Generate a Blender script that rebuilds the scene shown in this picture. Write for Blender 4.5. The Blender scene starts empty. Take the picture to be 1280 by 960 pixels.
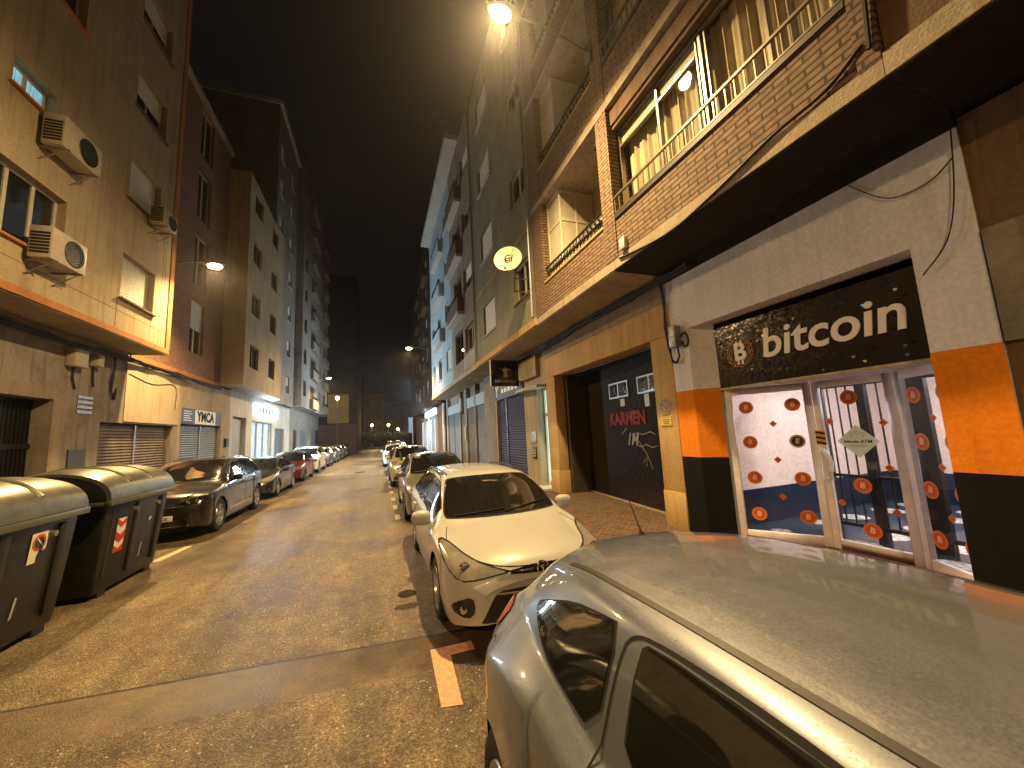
import bpy, bmesh, math, random
from mathutils import Vector, Matrix
from mathutils.bvhtree import BVHTree
from mathutils.geometry import delaunay_2d_cdt
random.seed(7)
sc = bpy.context.scene
COL = sc.collection
PI = math.pi

# ---------------------------------------------------------------- scene tree helpers
def worldpos(o):
    v = Vector((0, 0, 0))
    while o is not None:
        v = v + Vector(o.location); o = o.parent
    return v
def tag(o, label=None, cat=None, group=None, kind=None):
    if label: o['label'] = label
    if cat: o['category'] = cat
    if group: o['group'] = group
    if kind: o['kind'] = kind
    return o
def empty(name, loc, label=None, cat=None, group=None):
    o = bpy.data.objects.new(name, None); COL.objects.link(o); o.location = loc
    o.empty_display_size = .2
    return tag(o, label, cat, group)
def clone(o, parent=None):
    c = o.copy(); COL.objects.link(c); c.parent = parent
    for ch in list(o.children): clone(ch, c)
    return c

class MB:
    """collects geometry in world coordinates, links it as one mesh object"""
    def __init__(s): s.v = []; s.f = []
    def poly(s, pts):
        n = len(s.v); s.v += [tuple(p) for p in pts]; s.f.append(tuple(range(n, n + len(pts))))
    def box(s, x0, x1, y0, y1, z0, z1):
        if x0 > x1: x0, x1 = x1, x0
        if y0 > y1: y0, y1 = y1, y0
        if z0 > z1: z0, z1 = z1, z0
        n = len(s.v)
        s.v += [(x0,y0,z0),(x1,y0,z0),(x1,y1,z0),(x0,y1,z0),(x0,y0,z1),(x1,y0,z1),(x1,y1,z1),(x0,y1,z1)]
        s.f += [(n,n+3,n+2,n+1),(n+4,n+5,n+6,n+7),(n,n+1,n+5,n+4),(n+1,n+2,n+6,n+5),(n+2,n+3,n+7,n+6),(n+3,n,n+4,n+7)]
    def prism(s, pts, d):
        """pts: 3d polygon, extruded by the vector d"""
        n = len(s.v); k = len(pts); d = Vector(d)
        s.v += [tuple(p) for p in pts] + [tuple(Vector(p) + d) for p in pts]
        s.f += [tuple(range(n + k - 1, n - 1, -1)), tuple(range(n + k, n + 2 * k))]
        for i in range(k):
            j = (i + 1) % k; s.f.append((n + i, n + j, n + k + j, n + k + i))
    def tube(s, pts, r, n=8, r1=None, cap=True):
        pts = [Vector(p) for p in pts]; k = len(pts); base = len(s.v)
        up = Vector((0, 0, 1))
        for i, p in enumerate(pts):
            d = (pts[min(i + 1, k - 1)] - pts[max(i - 1, 0)]).normalized()
            a = up if abs(d.z) < .95 else Vector((1, 0, 0))
            u = d.cross(a).normalized(); w = u.cross(d)
            rr = r if r1 is None else r + (r1 - r) * i / (k - 1)
            for j in range(n):
                t = 2 * PI * j / n; s.v.append(tuple(p + (u * math.cos(t) + w * math.sin(t)) * rr))
        for i in range(k - 1):
            for j in range(n):
                a = base + i * n + j; b = base + i * n + (j + 1) % n
                s.f.append((a, b, b + n, a + n))
        if cap:
            s.f.append(tuple(range(base + n - 1, base - 1, -1))); s.f.append(tuple(range(base + (k - 1) * n, base + k * n)))
    def lathe(s, prof, c, axis='X', n=32):
        """prof: (radius, height along axis) list"""
        base = len(s.v); c = Vector(c)
        for r, h in prof:
            for j in range(n):
                t = 2 * PI * j / n; a, b = r * math.cos(t), r * math.sin(t)
                s.v.append(tuple(c + (Vector((h, a, b)) if axis == 'X' else Vector((a, h, b)) if axis == 'Y' else Vector((a, b, h)))))
        for i in range(len(prof) - 1):
            for j in range(n):
                a = base + i * n + j; b = base + i * n + (j + 1) % n
                s.f.append((a, b, b + n, a + n))
    def ball(s, c, rx, ry, rz, n=12, e=1.0):
        base = len(s.v); m = n // 2
        def sp(x): return math.copysign(abs(x) ** e, x)
        for i in range(m + 1):
            a = PI * i / m
            for j in range(n):
                t = 2 * PI * j / n
                s.v.append((c[0] + rx * sp(math.sin(a)) * sp(math.cos(t)), c[1] + ry * sp(math.sin(a)) * sp(math.sin(t)), c[2] + rz * sp(math.cos(a))))
        for i in range(m):
            for j in range(n):
                a = base + i * n + j; b = base + i * n + (j + 1) % n
                s.f.append((a, b, b + n, a + n))
    def build(s, name, mat, parent=None, smooth=False, bevel=0, sharp=35, seg=2, loc=None):
        me = bpy.data.meshes.new(name)
        o0 = worldpos(parent) if parent is not None else Vector((0, 0, 0))
        l = Vector(loc) if loc is not None else o0
        me.from_pydata([tuple(Vector(v) - l) for v in s.v], [], s.f)
        bm = bmesh.new(); bm.from_mesh(me)
        bmesh.ops.remove_doubles(bm, verts=bm.verts, dist=1e-5)
        bmesh.ops.recalc_face_normals(bm, faces=bm.faces)
        if bevel:
            ed = [e for e in bm.edges if len(e.link_faces) == 2 and e.calc_face_angle(0) > .6]
            bmesh.ops.bevel(bm, geom=ed, offset=bevel, segments=seg, affect='EDGES', profile=.5, clamp_overlap=True)
        bm.to_mesh(me); bm.free()
        if smooth or bevel:
            me.shade_smooth(); me.set_sharp_from_angle(angle=math.radians(sharp))
        o = bpy.data.objects.new(name, me); COL.objects.link(o)
        if mat: me.materials.append(mat)
        if parent is not None: o.parent = parent; o.location = l - o0
        else: o.location = l
        return o

def split_loose(names):
    """parts gathered in one mesh become one object per piece"""
    for o in [q for q in COL.objects if q.type == 'MESH' and q.name.split('.')[0] in names and q.data.users == 1]:
        me = o.data; par = list(range(len(me.vertices)))
        def find(a):
            while par[a] != a: par[a] = par[par[a]]; a = par[a]
            return a
        for e in me.edges:
            a, b = find(e.vertices[0]), find(e.vertices[1])
            if a != b: par[a] = b
        groups = {}
        for p in me.polygons: groups.setdefault(find(p.vertices[0]), []).append(p)
        if len(groups) < 2 or len(groups) > 60: continue
        for k, (root, ps) in enumerate(groups.items()):
            ids = sorted({v for p in ps for v in p.vertices}); mp = {v: i for i, v in enumerate(ids)}
            nm = bpy.data.meshes.new(me.name.split('.')[0]); nm.from_pydata([tuple(me.vertices[v].co) for v in ids], [], [tuple(mp[v] for v in p.vertices) for p in ps])
            nm.polygons.foreach_set('use_smooth', [p.use_smooth for p in ps])
            if any(p.use_smooth for p in ps): nm.set_sharp_from_angle(angle=math.radians(40))
            for mt in me.materials: nm.materials.append(mt)
            if k == 0: o.data = nm
            else:
                c = bpy.data.objects.new(o.name.split('.')[0], nm); COL.objects.link(c); c.parent = o.parent; c.location = o.location

def struct(mb, name, mat, **k):
    return tag(mb.build(name, mat, None, **k), kind='structure')

# ---------------------------------------------------------------- materials
def lin(h):
    h = h.lstrip('#'); c = [int(h[i:i+2], 16) / 255 for i in (0, 2, 4)]
    return [((x + .055) / 1.055) ** 2.4 if x > .04045 else x / 12.92 for x in c]
MC = {}
def nt(name):
    m = bpy.data.materials.new(name); m.use_nodes = True; t = m.node_tree; t.nodes.clear()
    o = t.nodes.new('ShaderNodeOutputMaterial'); p = t.nodes.new('ShaderNodeBsdfPrincipled')
    t.links.new(p.outputs[0], o.inputs[0]); return m, t, p, o
def N(t, ty, **kw):
    n = t.nodes.new(ty)
    for k, v in kw.items(): setattr(n, k, v)
    return n
def ramp(t, stops):
    r = t.nodes.new('ShaderNodeValToRGB'); e = r.color_ramp.elements
    e[0].position, e[0].color = stops[0][0], (*stops[0][1], 1); e[1].position, e[1].color = stops[-1][0], (*stops[-1][1], 1)
    for p, c in stops[1:-1]: q = e.new(p); q.color = (*c, 1)
    return r
def g3(x): return (x, x, x)
def mul(t, a, b, fac=1.0, mode='MULTIPLY'):
    m = N(t, 'ShaderNodeMix', data_type='RGBA', blend_type=mode); m.inputs[0].default_value = fac
    for i, s in ((6, a), (7, b)):
        if hasattr(s, 'links') or hasattr(s, 'is_linked'): t.links.new(s, m.inputs[i])
        else: m.inputs[i].default_value = (*s, 1)
    return m.outputs[2]
def simple(name, col, rough=.6, metal=0., coat=0., emit=None, es=0., var=.0, vs=8., bump=0., bs=60., spec=.5, obj=False):
    if name in MC: return MC[name]
    m, t, p, o = nt(name); MC[name] = m
    p.inputs['Base Color'].default_value = (*col, 1); p.inputs['Roughness'].default_value = rough
    p.inputs['Metallic'].default_value = metal; p.inputs['Coat Weight'].default_value = coat
    p.inputs['Coat Roughness'].default_value = .06; p.inputs['Specular IOR Level'].default_value = spec
    if emit: p.inputs['Emission Color'].default_value = (*emit, 1); p.inputs['Emission Strength'].default_value = es
    tc = N(t, 'ShaderNodeTexCoord') if obj else N(t, 'ShaderNodeNewGeometry'); src = tc.outputs['Object'] if obj else tc.outputs['Position']
    if var:
        n = N(t, 'ShaderNodeTexNoise'); n.inputs['Scale'].default_value = vs; n.inputs['Detail'].default_value = 6; n.inputs['Roughness'].default_value = .65
        t.links.new(src, n.inputs['Vector'])
        r = ramp(t, [(.3, g3(1 - var)), (.7, g3(1 + var))]); t.links.new(n.outputs[0], r.inputs[0])
        t.links.new(mul(t, r.outputs[0], col), p.inputs['Base Color'])
        rr = N(t, 'ShaderNodeMapRange'); rr.inputs[3].default_value = max(.02, rough - .12); rr.inputs[4].default_value = min(1, rough + .12)
        t.links.new(n.outputs[0], rr.inputs[0]); t.links.new(rr.outputs[0], p.inputs['Roughness'])
    if bump:
        n = N(t, 'ShaderNodeTexNoise'); n.inputs['Scale'].default_value = bs; n.inputs['Detail'].default_value = 4
        t.links.new(src, n.inputs['Vector'])
        b = N(t, 'ShaderNodeBump'); b.inputs['Strength'].default_value = bump; b.inputs['Distance'].default_value = .01
        t.links.new(n.outputs[0], b.inputs['Height']); t.links.new(b.outputs[0], p.inputs['Normal'])
    return m
def wallmat(name, col, stain=.35, bump=.35, rough=.9, dirt=(.25, .2, .16)):
    """painted render: blotches, vertical run marks, fine grain"""
    if name in MC: return MC[name]
    m, t, p, o = nt(name); MC[name] = m
    g = N(t, 'ShaderNodeNewGeometry'); P = g.outputs['Position']
    n1 = N(t, 'ShaderNodeTexNoise'); n1.inputs['Scale'].default_value = .9; n1.inputs['Detail'].default_value = 8; n1.inputs['Roughness'].default_value = .7
    t.links.new(P, n1.inputs[0])
    mp = N(t, 'ShaderNodeMapping'); mp.inputs['Scale'].default_value = (7, 7, .55); t.links.new(P, mp.inputs[0])
    n2 = N(t, 'ShaderNodeTexNoise'); n2.inputs['Scale'].default_value = 1.0; n2.inputs['Detail'].default_value = 5; t.links.new(mp.outputs[0], n2.inputs[0])
    r1 = ramp(t, [(.28, g3(1 - stain)), (.5, g3(.97)), (.75, g3(1.1))]); t.links.new(n1.outputs[0], r1.inputs[0])
    r2 = ramp(t, [(.50, g3(0)), (.72, g3(.55 * stain / .35))]); t.links.new(n2.outputs[0], r2.inputs[0])
    c = mul(t, r1.outputs[0], col)
    mx = N(t, 'ShaderNodeMix', data_type='RGBA'); t.links.new(r2.outputs[0], mx.inputs[0]); t.links.new(c, mx.inputs[6]); mx.inputs[7].default_value = (*[a * b * 2.2 for a, b in zip(col, dirt)], 1)
    n4 = N(t, 'ShaderNodeTexNoise'); n4.inputs['Scale'].default_value = 22; n4.inputs['Detail'].default_value = 6; t.links.new(P, n4.inputs[0])
    r4 = ramp(t, [(.3, g3(.86)), (.65, g3(1.05))]); t.links.new(n4.outputs[0], r4.inputs[0])
    t.links.new(mul(t, mx.outputs[2], r4.outputs[0]), p.inputs['Base Color'])
    p.inputs['Roughness'].default_value = rough; p.inputs['Specular IOR Level'].default_value = .2
    n3 = N(t, 'ShaderNodeTexNoise'); n3.inputs['Scale'].default_value = 45; n3.inputs['Detail'].default_value = 6; t.links.new(P, n3.inputs[0])
    ad = N(t, 'ShaderNodeMath', operation='ADD'); t.links.new(n3.outputs[0], ad.inputs[0]); t.links.new(n1.outputs[0], ad.inputs[1])
    b = N(t, 'ShaderNodeBump'); b.inputs['Strength'].default_value = bump; b.inputs['Distance'].default_value = .02
    t.links.new(ad.outputs[0], b.inputs['Height']); t.links.new(b.outputs[0], p.inputs['Normal'])
    return m
def brickmat(name, c1, c2, mortar, w=.25, h=.065, ms=.008):
    if name in MC: return MC[name]
    m, t, p, o = nt(name); MC[name] = m
    g = N(t, 'ShaderNodeNewGeometry'); sp = N(t, 'ShaderNodeSeparateXYZ'); t.links.new(g.outputs['Position'], sp.inputs[0])
    a = N(t, 'ShaderNodeMath', operation='ADD'); t.links.new(sp.outputs[0], a.inputs[0]); t.links.new(sp.outputs[1], a.inputs[1])
    cb = N(t, 'ShaderNodeCombineXYZ'); t.links.new(a.outputs[0], cb.inputs[0]); t.links.new(sp.outputs[2], cb.inputs[1])
    b = N(t, 'ShaderNodeTexBrick'); b.inputs['Scale'].default_value = 1; b.inputs['Brick Width'].default_value = w; b.inputs['Row Height'].default_value = h
    b.inputs['Mortar Size'].default_value = ms; b.inputs['Mortar Smooth'].default_value = .2; b.inputs['Bias'].default_value = 0
    b.inputs['Color1'].default_value = (*c1, 1); b.inputs['Color2'].default_value = (*c2, 1); b.inputs['Mortar'].default_value = (*mortar, 1)
    t.links.new(cb.outputs[0], b.inputs['Vector'])
    n = N(t, 'ShaderNodeTexNoise'); n.inputs['Scale'].default_value = 14; n.inputs['Detail'].default_value = 6; t.links.new(g.outputs['Position'], n.inputs[0])
    r = ramp(t, [(.3, g3(.7)), (.7, g3(1.2))]); t.links.new(n.outputs[0], r.inputs[0])
    t.links.new(mul(t, b.outputs['Color'], r.outputs[0]), p.inputs['Base Color']); p.inputs['Roughness'].default_value = .85
    bp = N(t, 'ShaderNodeBump', invert=True); bp.inputs['Strength'].default_value = .9; bp.inputs['Distance'].default_value = .012
    t.links.new(b.outputs['Fac'], bp.inputs['Height']); t.links.new(bp.outputs[0], p.inputs['Normal'])
    return m
def glassmat(name, tint=(.8, .85, .85), f=.25):
    """thin window glass: mostly clear, mirror-like at glancing angles"""
    if name in MC: return MC[name]
    m, t, p, o = nt(name); MC[name] = m; t.nodes.remove(p)
    tr = N(t, 'ShaderNodeBsdfTransparent'); tr.inputs[0].default_value = (*tint, 1)
    gl = N(t, 'ShaderNodeBsdfGlossy'); gl.inputs['Roughness'].default_value = .02
    fr = N(t, 'ShaderNodeLayerWeight'); fr.inputs[0].default_value = .5
    pw = N(t, 'ShaderNodeMath', operation='POWER'); t.links.new(fr.outputs['Facing'], pw.inputs[0]); pw.inputs[1].default_value = 5
    ad = N(t, 'ShaderNodeMath', operation='MULTIPLY_ADD'); t.links.new(pw.outputs[0], ad.inputs[0]); ad.inputs[1].default_value = .9; ad.inputs[2].default_value = f
    mx = N(t, 'ShaderNodeMixShader'); t.links.new(ad.outputs[0], mx.inputs[0]); t.links.new(tr.outputs[0], mx.inputs[1]); t.links.new(gl.outputs[0], mx.inputs[2])
    t.links.new(mx.outputs[0], o.inputs[0]); return m
def paint(name, col, metal=.0, rough=.32, dust=.12):
    """car paint: flake, clear coat, road dust and dried drops"""
    if name in MC: return MC[name]
    m, t, p, o = nt(name); MC[name] = m
    g = N(t, 'ShaderNodeTexCoord'); P = g.outputs['Object']
    n = N(t, 'ShaderNodeTexNoise'); n.inputs['Scale'].default_value = 3.2; n.inputs['Detail'].default_value = 9; n.inputs['Roughness'].default_value = .75; t.links.new(P, n.inputs[0])
    n2 = N(t, 'ShaderNodeTexNoise'); n2.inputs['Scale'].default_value = 160; n2.inputs['Detail'].default_value = 3; t.links.new(P, n2.inputs[0])
    m1 = N(t, 'ShaderNodeMath', operation='MULTIPLY'); t.links.new(n.outputs[0], m1.inputs[0]); t.links.new(n2.outputs[0], m1.inputs[1])
    r = ramp(t, [(.2, g3(0)), (.42, g3(dust))]); t.links.new(m1.outputs[0], r.inputs[0])
    mx = N(t, 'ShaderNodeMix', data_type='RGBA'); t.links.new(r.outputs[0], mx.inputs[0]); mx.inputs[6].default_value = (*col, 1); mx.inputs[7].default_value = (.30, .26, .2, 1)
    t.links.new(mx.outputs[2], p.inputs['Base Color'])
    p.inputs['Metallic'].default_value = metal
    rr = N(t, 'ShaderNodeMapRange'); rr.inputs[1].default_value = .1; rr.inputs[2].default_value = .45; rr.inputs[3].default_value = rough - .06; rr.inputs[4].default_value = rough + .2
    t.links.new(m1.outputs[0], rr.inputs[0]); t.links.new(rr.outputs[0], p.inputs['Roughness'])
    p.inputs['Coat Weight'].default_value = .9
    cr = N(t, 'ShaderNodeMapRange'); cr.inputs[1].default_value = .15; cr.inputs[2].default_value = .45; cr.inputs[3].default_value = .03; cr.inputs[4].default_value = .03 + dust * .25
    t.links.new(m1.outputs[0], cr.inputs[0]); t.links.new(cr.outputs[0], p.inputs['Coat Roughness'])
    return m

M_dark = simple('dark_plastic', (.012, .012, .013), .5, var=.2, vs=20)
M_black = simple('black_gloss', (.008, .008, .009), .12, coat=.6)
M_rubber = simple('tyre_rubber', (.014, .014, .014), .85, bump=.3, bs=80)
M_seam = simple('seam', (.004, .004, .004), .9)
M_chrome = simple('chrome', (.75, .75, .75), .12, metal=1)
M_alloy = simple('alloy', (.42, .42, .43), .32, metal=.9, var=.15, vs=14)
M_alloyd = simple('alloy_dark', (.10, .10, .10), .35, metal=.8, var=.15, vs=14)
M_carglass = simple('car_glass', (.010, .010, .009), .03, coat=1., spec=.8)
M_lampglass = simple('lamp_glass', (.30, .285, .25), .14, metal=.3, coat=1., var=.22, vs=9, obj=True)
M_redlens = simple('red_lens', (.55, .02, .01), .12, coat=1., var=.35, vs=30, emit=(.6, .02, .01), es=.05)
M_plate = simple('number_plate', (.62, .60, .52), .45)
M_white = simple('white_paint', (.72, .71, .68), .5, var=.08, vs=5, bump=.1)
M_metal = simple('grey_metal', (.30, .30, .30), .45, metal=.7, var=.3, vs=6)
M_cable = simple('cable_black', (.012, .011, .010), .7, bump=.2)
M_iron = simple('black_iron', (.015, .015, .016), .5, metal=.3)
# ================================================================ CARS
def pchip(keys):
    xs = [k[0] for k in keys]; ys = [k[1] for k in keys]; n = len(xs)
    d = [(ys[i+1]-ys[i])/(xs[i+1]-xs[i]) for i in range(n-1)]
    m = [d[0]] + [0 if d[i-1]*d[i] <= 0 else 2*d[i-1]*d[i]/(d[i-1]+d[i]) for i in range(1, n-1)] + [d[-1]]
    def f(x):
        if x <= xs[0]: return ys[0]
        if x >= xs[-1]: return ys[-1]
        i = max(j for j in range(n-1) if xs[j] <= x); h = xs[i+1]-xs[i]; s = (x-xs[i])/h
        return (2*s**3-3*s*s+1)*ys[i]+(s**3-2*s*s+s)*h*m[i]+(-2*s**3+3*s*s)*ys[i+1]+(s**3-s*s)*h*m[i+1]
    return f
def bspline(C, step=4):
    out = []
    for i in range(len(C) - 3):
        for k in range(step):
            u = k / step
            b = ((1-u)**3/6, (3*u**3-6*u*u+4)/6, (-3*u**3+3*u*u+3*u+1)/6, u**3/6)
            out.append(tuple(sum(b[j]*C[i+j][q] for j in range(4)) for q in range(2)))
    out.append(tuple((C[-4+0][q]*0 + C[-3][q] + 4*C[-2][q] + C[-1][q])/6 for q in range(2)))
    return out

class Car:
    def __init__(s, sp):
        s.sp = sp; s.L = sp['L']; s.W = sp['W'] / 2
        s.top = pchip(sp['top']); s.belt = pchip(sp['belt']); s.plan = pchip(sp['plan']); s.rail = pchip(sp['rail'])
        s.drop = pchip(sp['drop']); s.ar = sp['arch_r']; s.wr = sp['wheel_r']; s.ax = sp['axles']
        bf = sp.get('beltf', .95); s.bf = pchip(bf) if isinstance(bf, list) else (lambda t: bf)
    def section(s, t):
        sp = s.sp; W = s.W * s.plan(t); zb = sp.get('zb', .2); zt = s.top(t); zl = min(s.belt(t), zt - .02); R = s.W * s.rail(t); zr = zt - s.drop(t)
        if zr < zl + .01: zr = zl + .01
        zarch = None
        for c in s.ax:
            if abs(t - c) < s.ar: zarch = s.wr + math.sqrt(s.ar**2 - (t-c)**2)
        e = .06 * max(0, 1 - min(t, s.L - t) / .25)          # chin and tail tuck up
        zb += e
        if zarch: zb = max(zb, zarch)
        zl = max(zl, zb + .1)
        z1 = zb + .12 * min(1, (zl - zb) / .4); zm = max(.5 * (zb + zl), z1 + .01)
        bf = s.bf(t); sh = .035 + max(0, .88 - bf) * 1.25
        fl = 1 + (sp.get('flare', .015) if zarch else 0)
        w0 = W * (.965 if not zarch else .995 * fl)
        C = [(w0, zb)] * 3 + [(W * .995 * fl, z1), (W * fl, zm), (W * (.5 + .5 * fl), zm + .6 * (zl - sh + .03 - zm)), (W * .992, zl - sh), (W * bf, zl), (W * bf, zl)]
        bx, rx = W * bf, min(R, W * bf * .98)
        C += [(bx + (rx - bx) * .45, zl + (zr - zl) * .5), (rx + .012, zr - .035 * min(1, (zr - zl) / .2)), (rx - .02, zr + .002), (rx - .09, zr + (zt - zr) * .35), (rx * .5, zr + (zt - zr) * .85)]
        full = C + [(0, zt)] + [(-a, b) for a, b in reversed(C)]
        return bspline(full, s.sp.get('seg', 4))
    def mesh(s, x0, y0):
        ts = set()
        t = 0
        while t < s.L: ts.add(round(t, 4)); t += s.sp.get('dt', .04)
        ts.add(s.L)
        for q in (.01, .03, .07): ts.add(q); ts.add(round(s.L - q, 4))
        for c in s.ax:
            for sg in (-1, 1):
                for q in (-.002, .004, .02, .04): ts.add(round(c + sg * (s.ar - q), 4))
        ts = sorted(ts); mb = MB(); rows = []
        for t in ts:
            sec = s.section(t); k = len(sec)
            # round the end faces in plan: the middle of the bumper stands proud of its corners
            b = len(mb.v)
            for (a, z) in sec:
                dy = 0
                u = abs(a) / s.W
                if t < .9: dy = .13 * u * u * (1 - t / .9)
                if t > s.L - .7: dy = -.12 * u * u * (1 - (s.L - t) / .7)
                mb.v.append((x0 + a, y0 + t + dy, z))
            rows.append((b, k))
        for i in range(len(rows) - 1):
            a, k = rows[i]; b, _ = rows[i + 1]
            for j in range(k - 1): mb.f.append((a + j, b + j, b + j + 1, a + j + 1))
        for r in (0, len(rows) - 1):
            a, k = rows[r]
            for j in range(k // 2):
                q = (a + j, a + j + 1, a + k - 2 - j, a + k - 1 - j)
                if len(set(q)) == 4: mb.f.append(q)
        return mb

def resample(poly, res, closed=True):
    out = []; n = len(poly)
    for i in range(n if closed else n - 1):
        a = Vector(poly[i]); b = Vector(poly[(i + 1) % n]); k = max(1, int((b - a).length / res))
        for j in range(k): out.append(a + (b - a) * j / k)
    if not closed: out.append(Vector(poly[-1]))
    return out
def smoothpoly(p, it=2):
    for _ in range(it):
        q = []
        for i in range(len(p)):
            a = Vector(p[i]); b = Vector(p[(i + 1) % len(p)]); q += [a * .75 + b * .25, a * .25 + b * .75]
        p = q
    return [tuple(v) for v in p]
class Skin:
    """projects flat outlines (side, front, rear or top view) on a car body"""
    def __init__(s, ob, x0, y0, car):
        me = ob.data; o = worldpos(ob)
        s.bvh = BVHTree.FromPolygons([tuple(v.co + o) for v in me.vertices], [tuple(p.vertices) for p in me.polygons])
        s.x0, s.y0, s.c = x0, y0, car
    def hit(s, view, a, b, off):
        if view in ('L', 'R'):
            sg = -1 if view == 'L' else 1
            o = Vector((s.x0 + sg * 2, s.y0 + a, b)); d = Vector((-sg, 0, 0))
        elif view == 'F': o = Vector((s.x0 + a, s.y0 - 1, b)); d = Vector((0, 1, 0))
        elif view == 'B': o = Vector((s.x0 + a, s.y0 + s.c.L + 1, b)); d = Vector((0, -1, 0))
        else: o = Vector((s.x0 + a, s.y0 + b, 3)); d = Vector((0, 0, -1))
        h, n, i, dist = s.bvh.ray_cast(o, d)
        if h is None:
            h, n, i, dist = s.bvh.find_nearest(o + d * (1 if view in 'LR' else 1.3))
        if n.dot(d) > 0: n = -n
        return h + n * off
    def decal(s, mb, view, poly, off=.004, res=.05, sm=0):
        if sm: poly = smoothpoly(poly, sm)
        bd = resample(poly, res); n = len(bd)
        pts = list(bd)
        xs = [p[0] for p in bd]; zs = [p[1] for p in bd]
        def inside(x, z):
            c = False; j = n - 1
            for i in range(n):
                if (bd[i][1] > z) != (bd[j][1] > z) and x < (bd[j][0]-bd[i][0])*(z-bd[i][1])/(bd[j][1]-bd[i][1])+bd[i][0]: c = not c
                j = i
            return c
        x = min(xs) + res * .5
        while x < max(xs):
            z = min(zs) + res * .5
            while z < max(zs):
                if inside(x, z) and min((Vector((x, z)) - p).length for p in bd) > res * .45: pts.append(Vector((x, z)))
                z += res
            x += res
        V, E, F, *_ = delaunay_2d_cdt([Vector(p) for p in pts], [(i, (i + 1) % n) for i in range(n)], [], 1, 1e-6)
        b = len(mb.v)
        mb.v += [tuple(s.hit(view, v[0], v[1], off)) for v in V]
        mb.f += [tuple(b + i for i in f) for f in F]
    def strip(s, mb, view, path, w=.008, off=.003, res=.04, closed=False):
        if not closed and len(path) > 2:
            for _ in range(2):
                q = [tuple(path[0])]
                for i in range(len(path) - 1):
                    a = Vector(path[i]); b = Vector(path[i+1]); q += [tuple(a * .75 + b * .25), tuple(a * .25 + b * .75)]
                path = q + [tuple(path[-1])]
        p = resample(path, res, closed); k = len(p)
        b = len(mb.v)
        for i in range(k):
            d = (p[(i + 1) % k] - p[i - 1]) if closed else (p[min(i + 1, k - 1)] - p[max(i - 1, 0)])
            d = d.normalized(); q = Vector((-d[1], d[0])) * w / 2
            mb.v += [tuple(s.hit(view, *(p[i] + q), off)), tuple(s.hit(view, *(p[i] - q), off))]
        for i in range(k - (0 if closed else 1)):
            j = (i + 1) % k
            mb.f.append((b + 2*i, b + 2*i + 1, b + 2*j + 1, b + 2*j))

WHEELS = {}
def wheel(root, x, y, r, side, style, w=.21):
    """side -1: outer face looks to -x"""
    key = (style, round(r, 3), side)
    if key not in WHEELS:
        mb = MB(); h = w / 2
        prof = [(r*.64, -h*.86), (r*.70, -h*.98), (r*.80, -h*1.03), (r*.92, -h*.98), (r*.975, -h*.82), (r, -h*.6), (r, h*.6), (r*.975, h*.82), (r*.92, h*.98), (r*.70, h*.98), (r*.62, h*.8)]
        mb.lathe(prof, (0, 0, 0), 'X', 40)
        ty = mb.build('wheel', M_rubber, None, smooth=True, sharp=50)
        rb = MB(); o = side
        rb.lathe([(r*.66, o*h*.90), (r*.645, o*h*1.0), (r*.60, o*h*.93), (r*.57, o*h*.45), (r*.3, o*h*.25), (.001, o*h*.25)], (0, 0, 0), 'X', 40)
        nsp = {'five': 5, 'ten': 10, 'multi': 14, 'cover': 7}[style]
        for k in range(nsp):
            a0 = 2 * PI * k / nsp + .2; 
            for dd in ((-.13, .13) if style == 'five' else (0,)):
                ws = {'five': .055, 'ten': .05, 'multi': .034, 'cover': .11}[style] * r / .32
                ri, ro = r * .10, r * .62; a1 = a0 + dd
                ca, sa = math.cos(a1), math.sin(a1)
                def P(rad, off, hh): return (o * hh, rad * ca - off * sa, rad * sa + off * ca)
                pts = [P(ri, -ws*.6, h*.78), P(ri, ws*.6, h*.78), P(ro, ws*.4, h*.93), P(ro, -ws*.4, h*.93)]
                rb.prism(pts, (-o * .03, 0, 0))
        rb.lathe([(r*.17, o*h*.6), (r*.17, o*h*.82), (r*.13, o*h*.88), (.001, o*h*.88)], (0, 0, 0), 'X', 20)
        ri = rb.build('rim', M_alloyd if style == 'multi' else M_alloy, None, smooth=True, sharp=30)
        ri.parent = ty; WHEELS[key] = ty; first = True
    else: first = False
    src = WHEELS[key]
    o = src if first else clone(src)
    o.parent = root; o.location = Vector((x, y, r)) - worldpos(root)
    return o

def mirror(root, x, y, z, side, mat, s=1.0):
    """side -1: on the -x flank"""
    b = MB(); b.ball((x + side * .12 * s, y, z), .105 * s, .065 * s, .075 * s, 16, .75)
    b.box(x - side * .02, x + side * .07, y - .02, y + .03, z - .075 * s, z - .045 * s)
    m = b.build('door_mirror', mat, root, smooth=True)
    g = MB(); g.ball((x + side * .12 * s, y + .05 * s, z), .085 * s, .02, .058 * s, 14, .7); g.build('mirror_glass', M_carglass, m, smooth=True)

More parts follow.
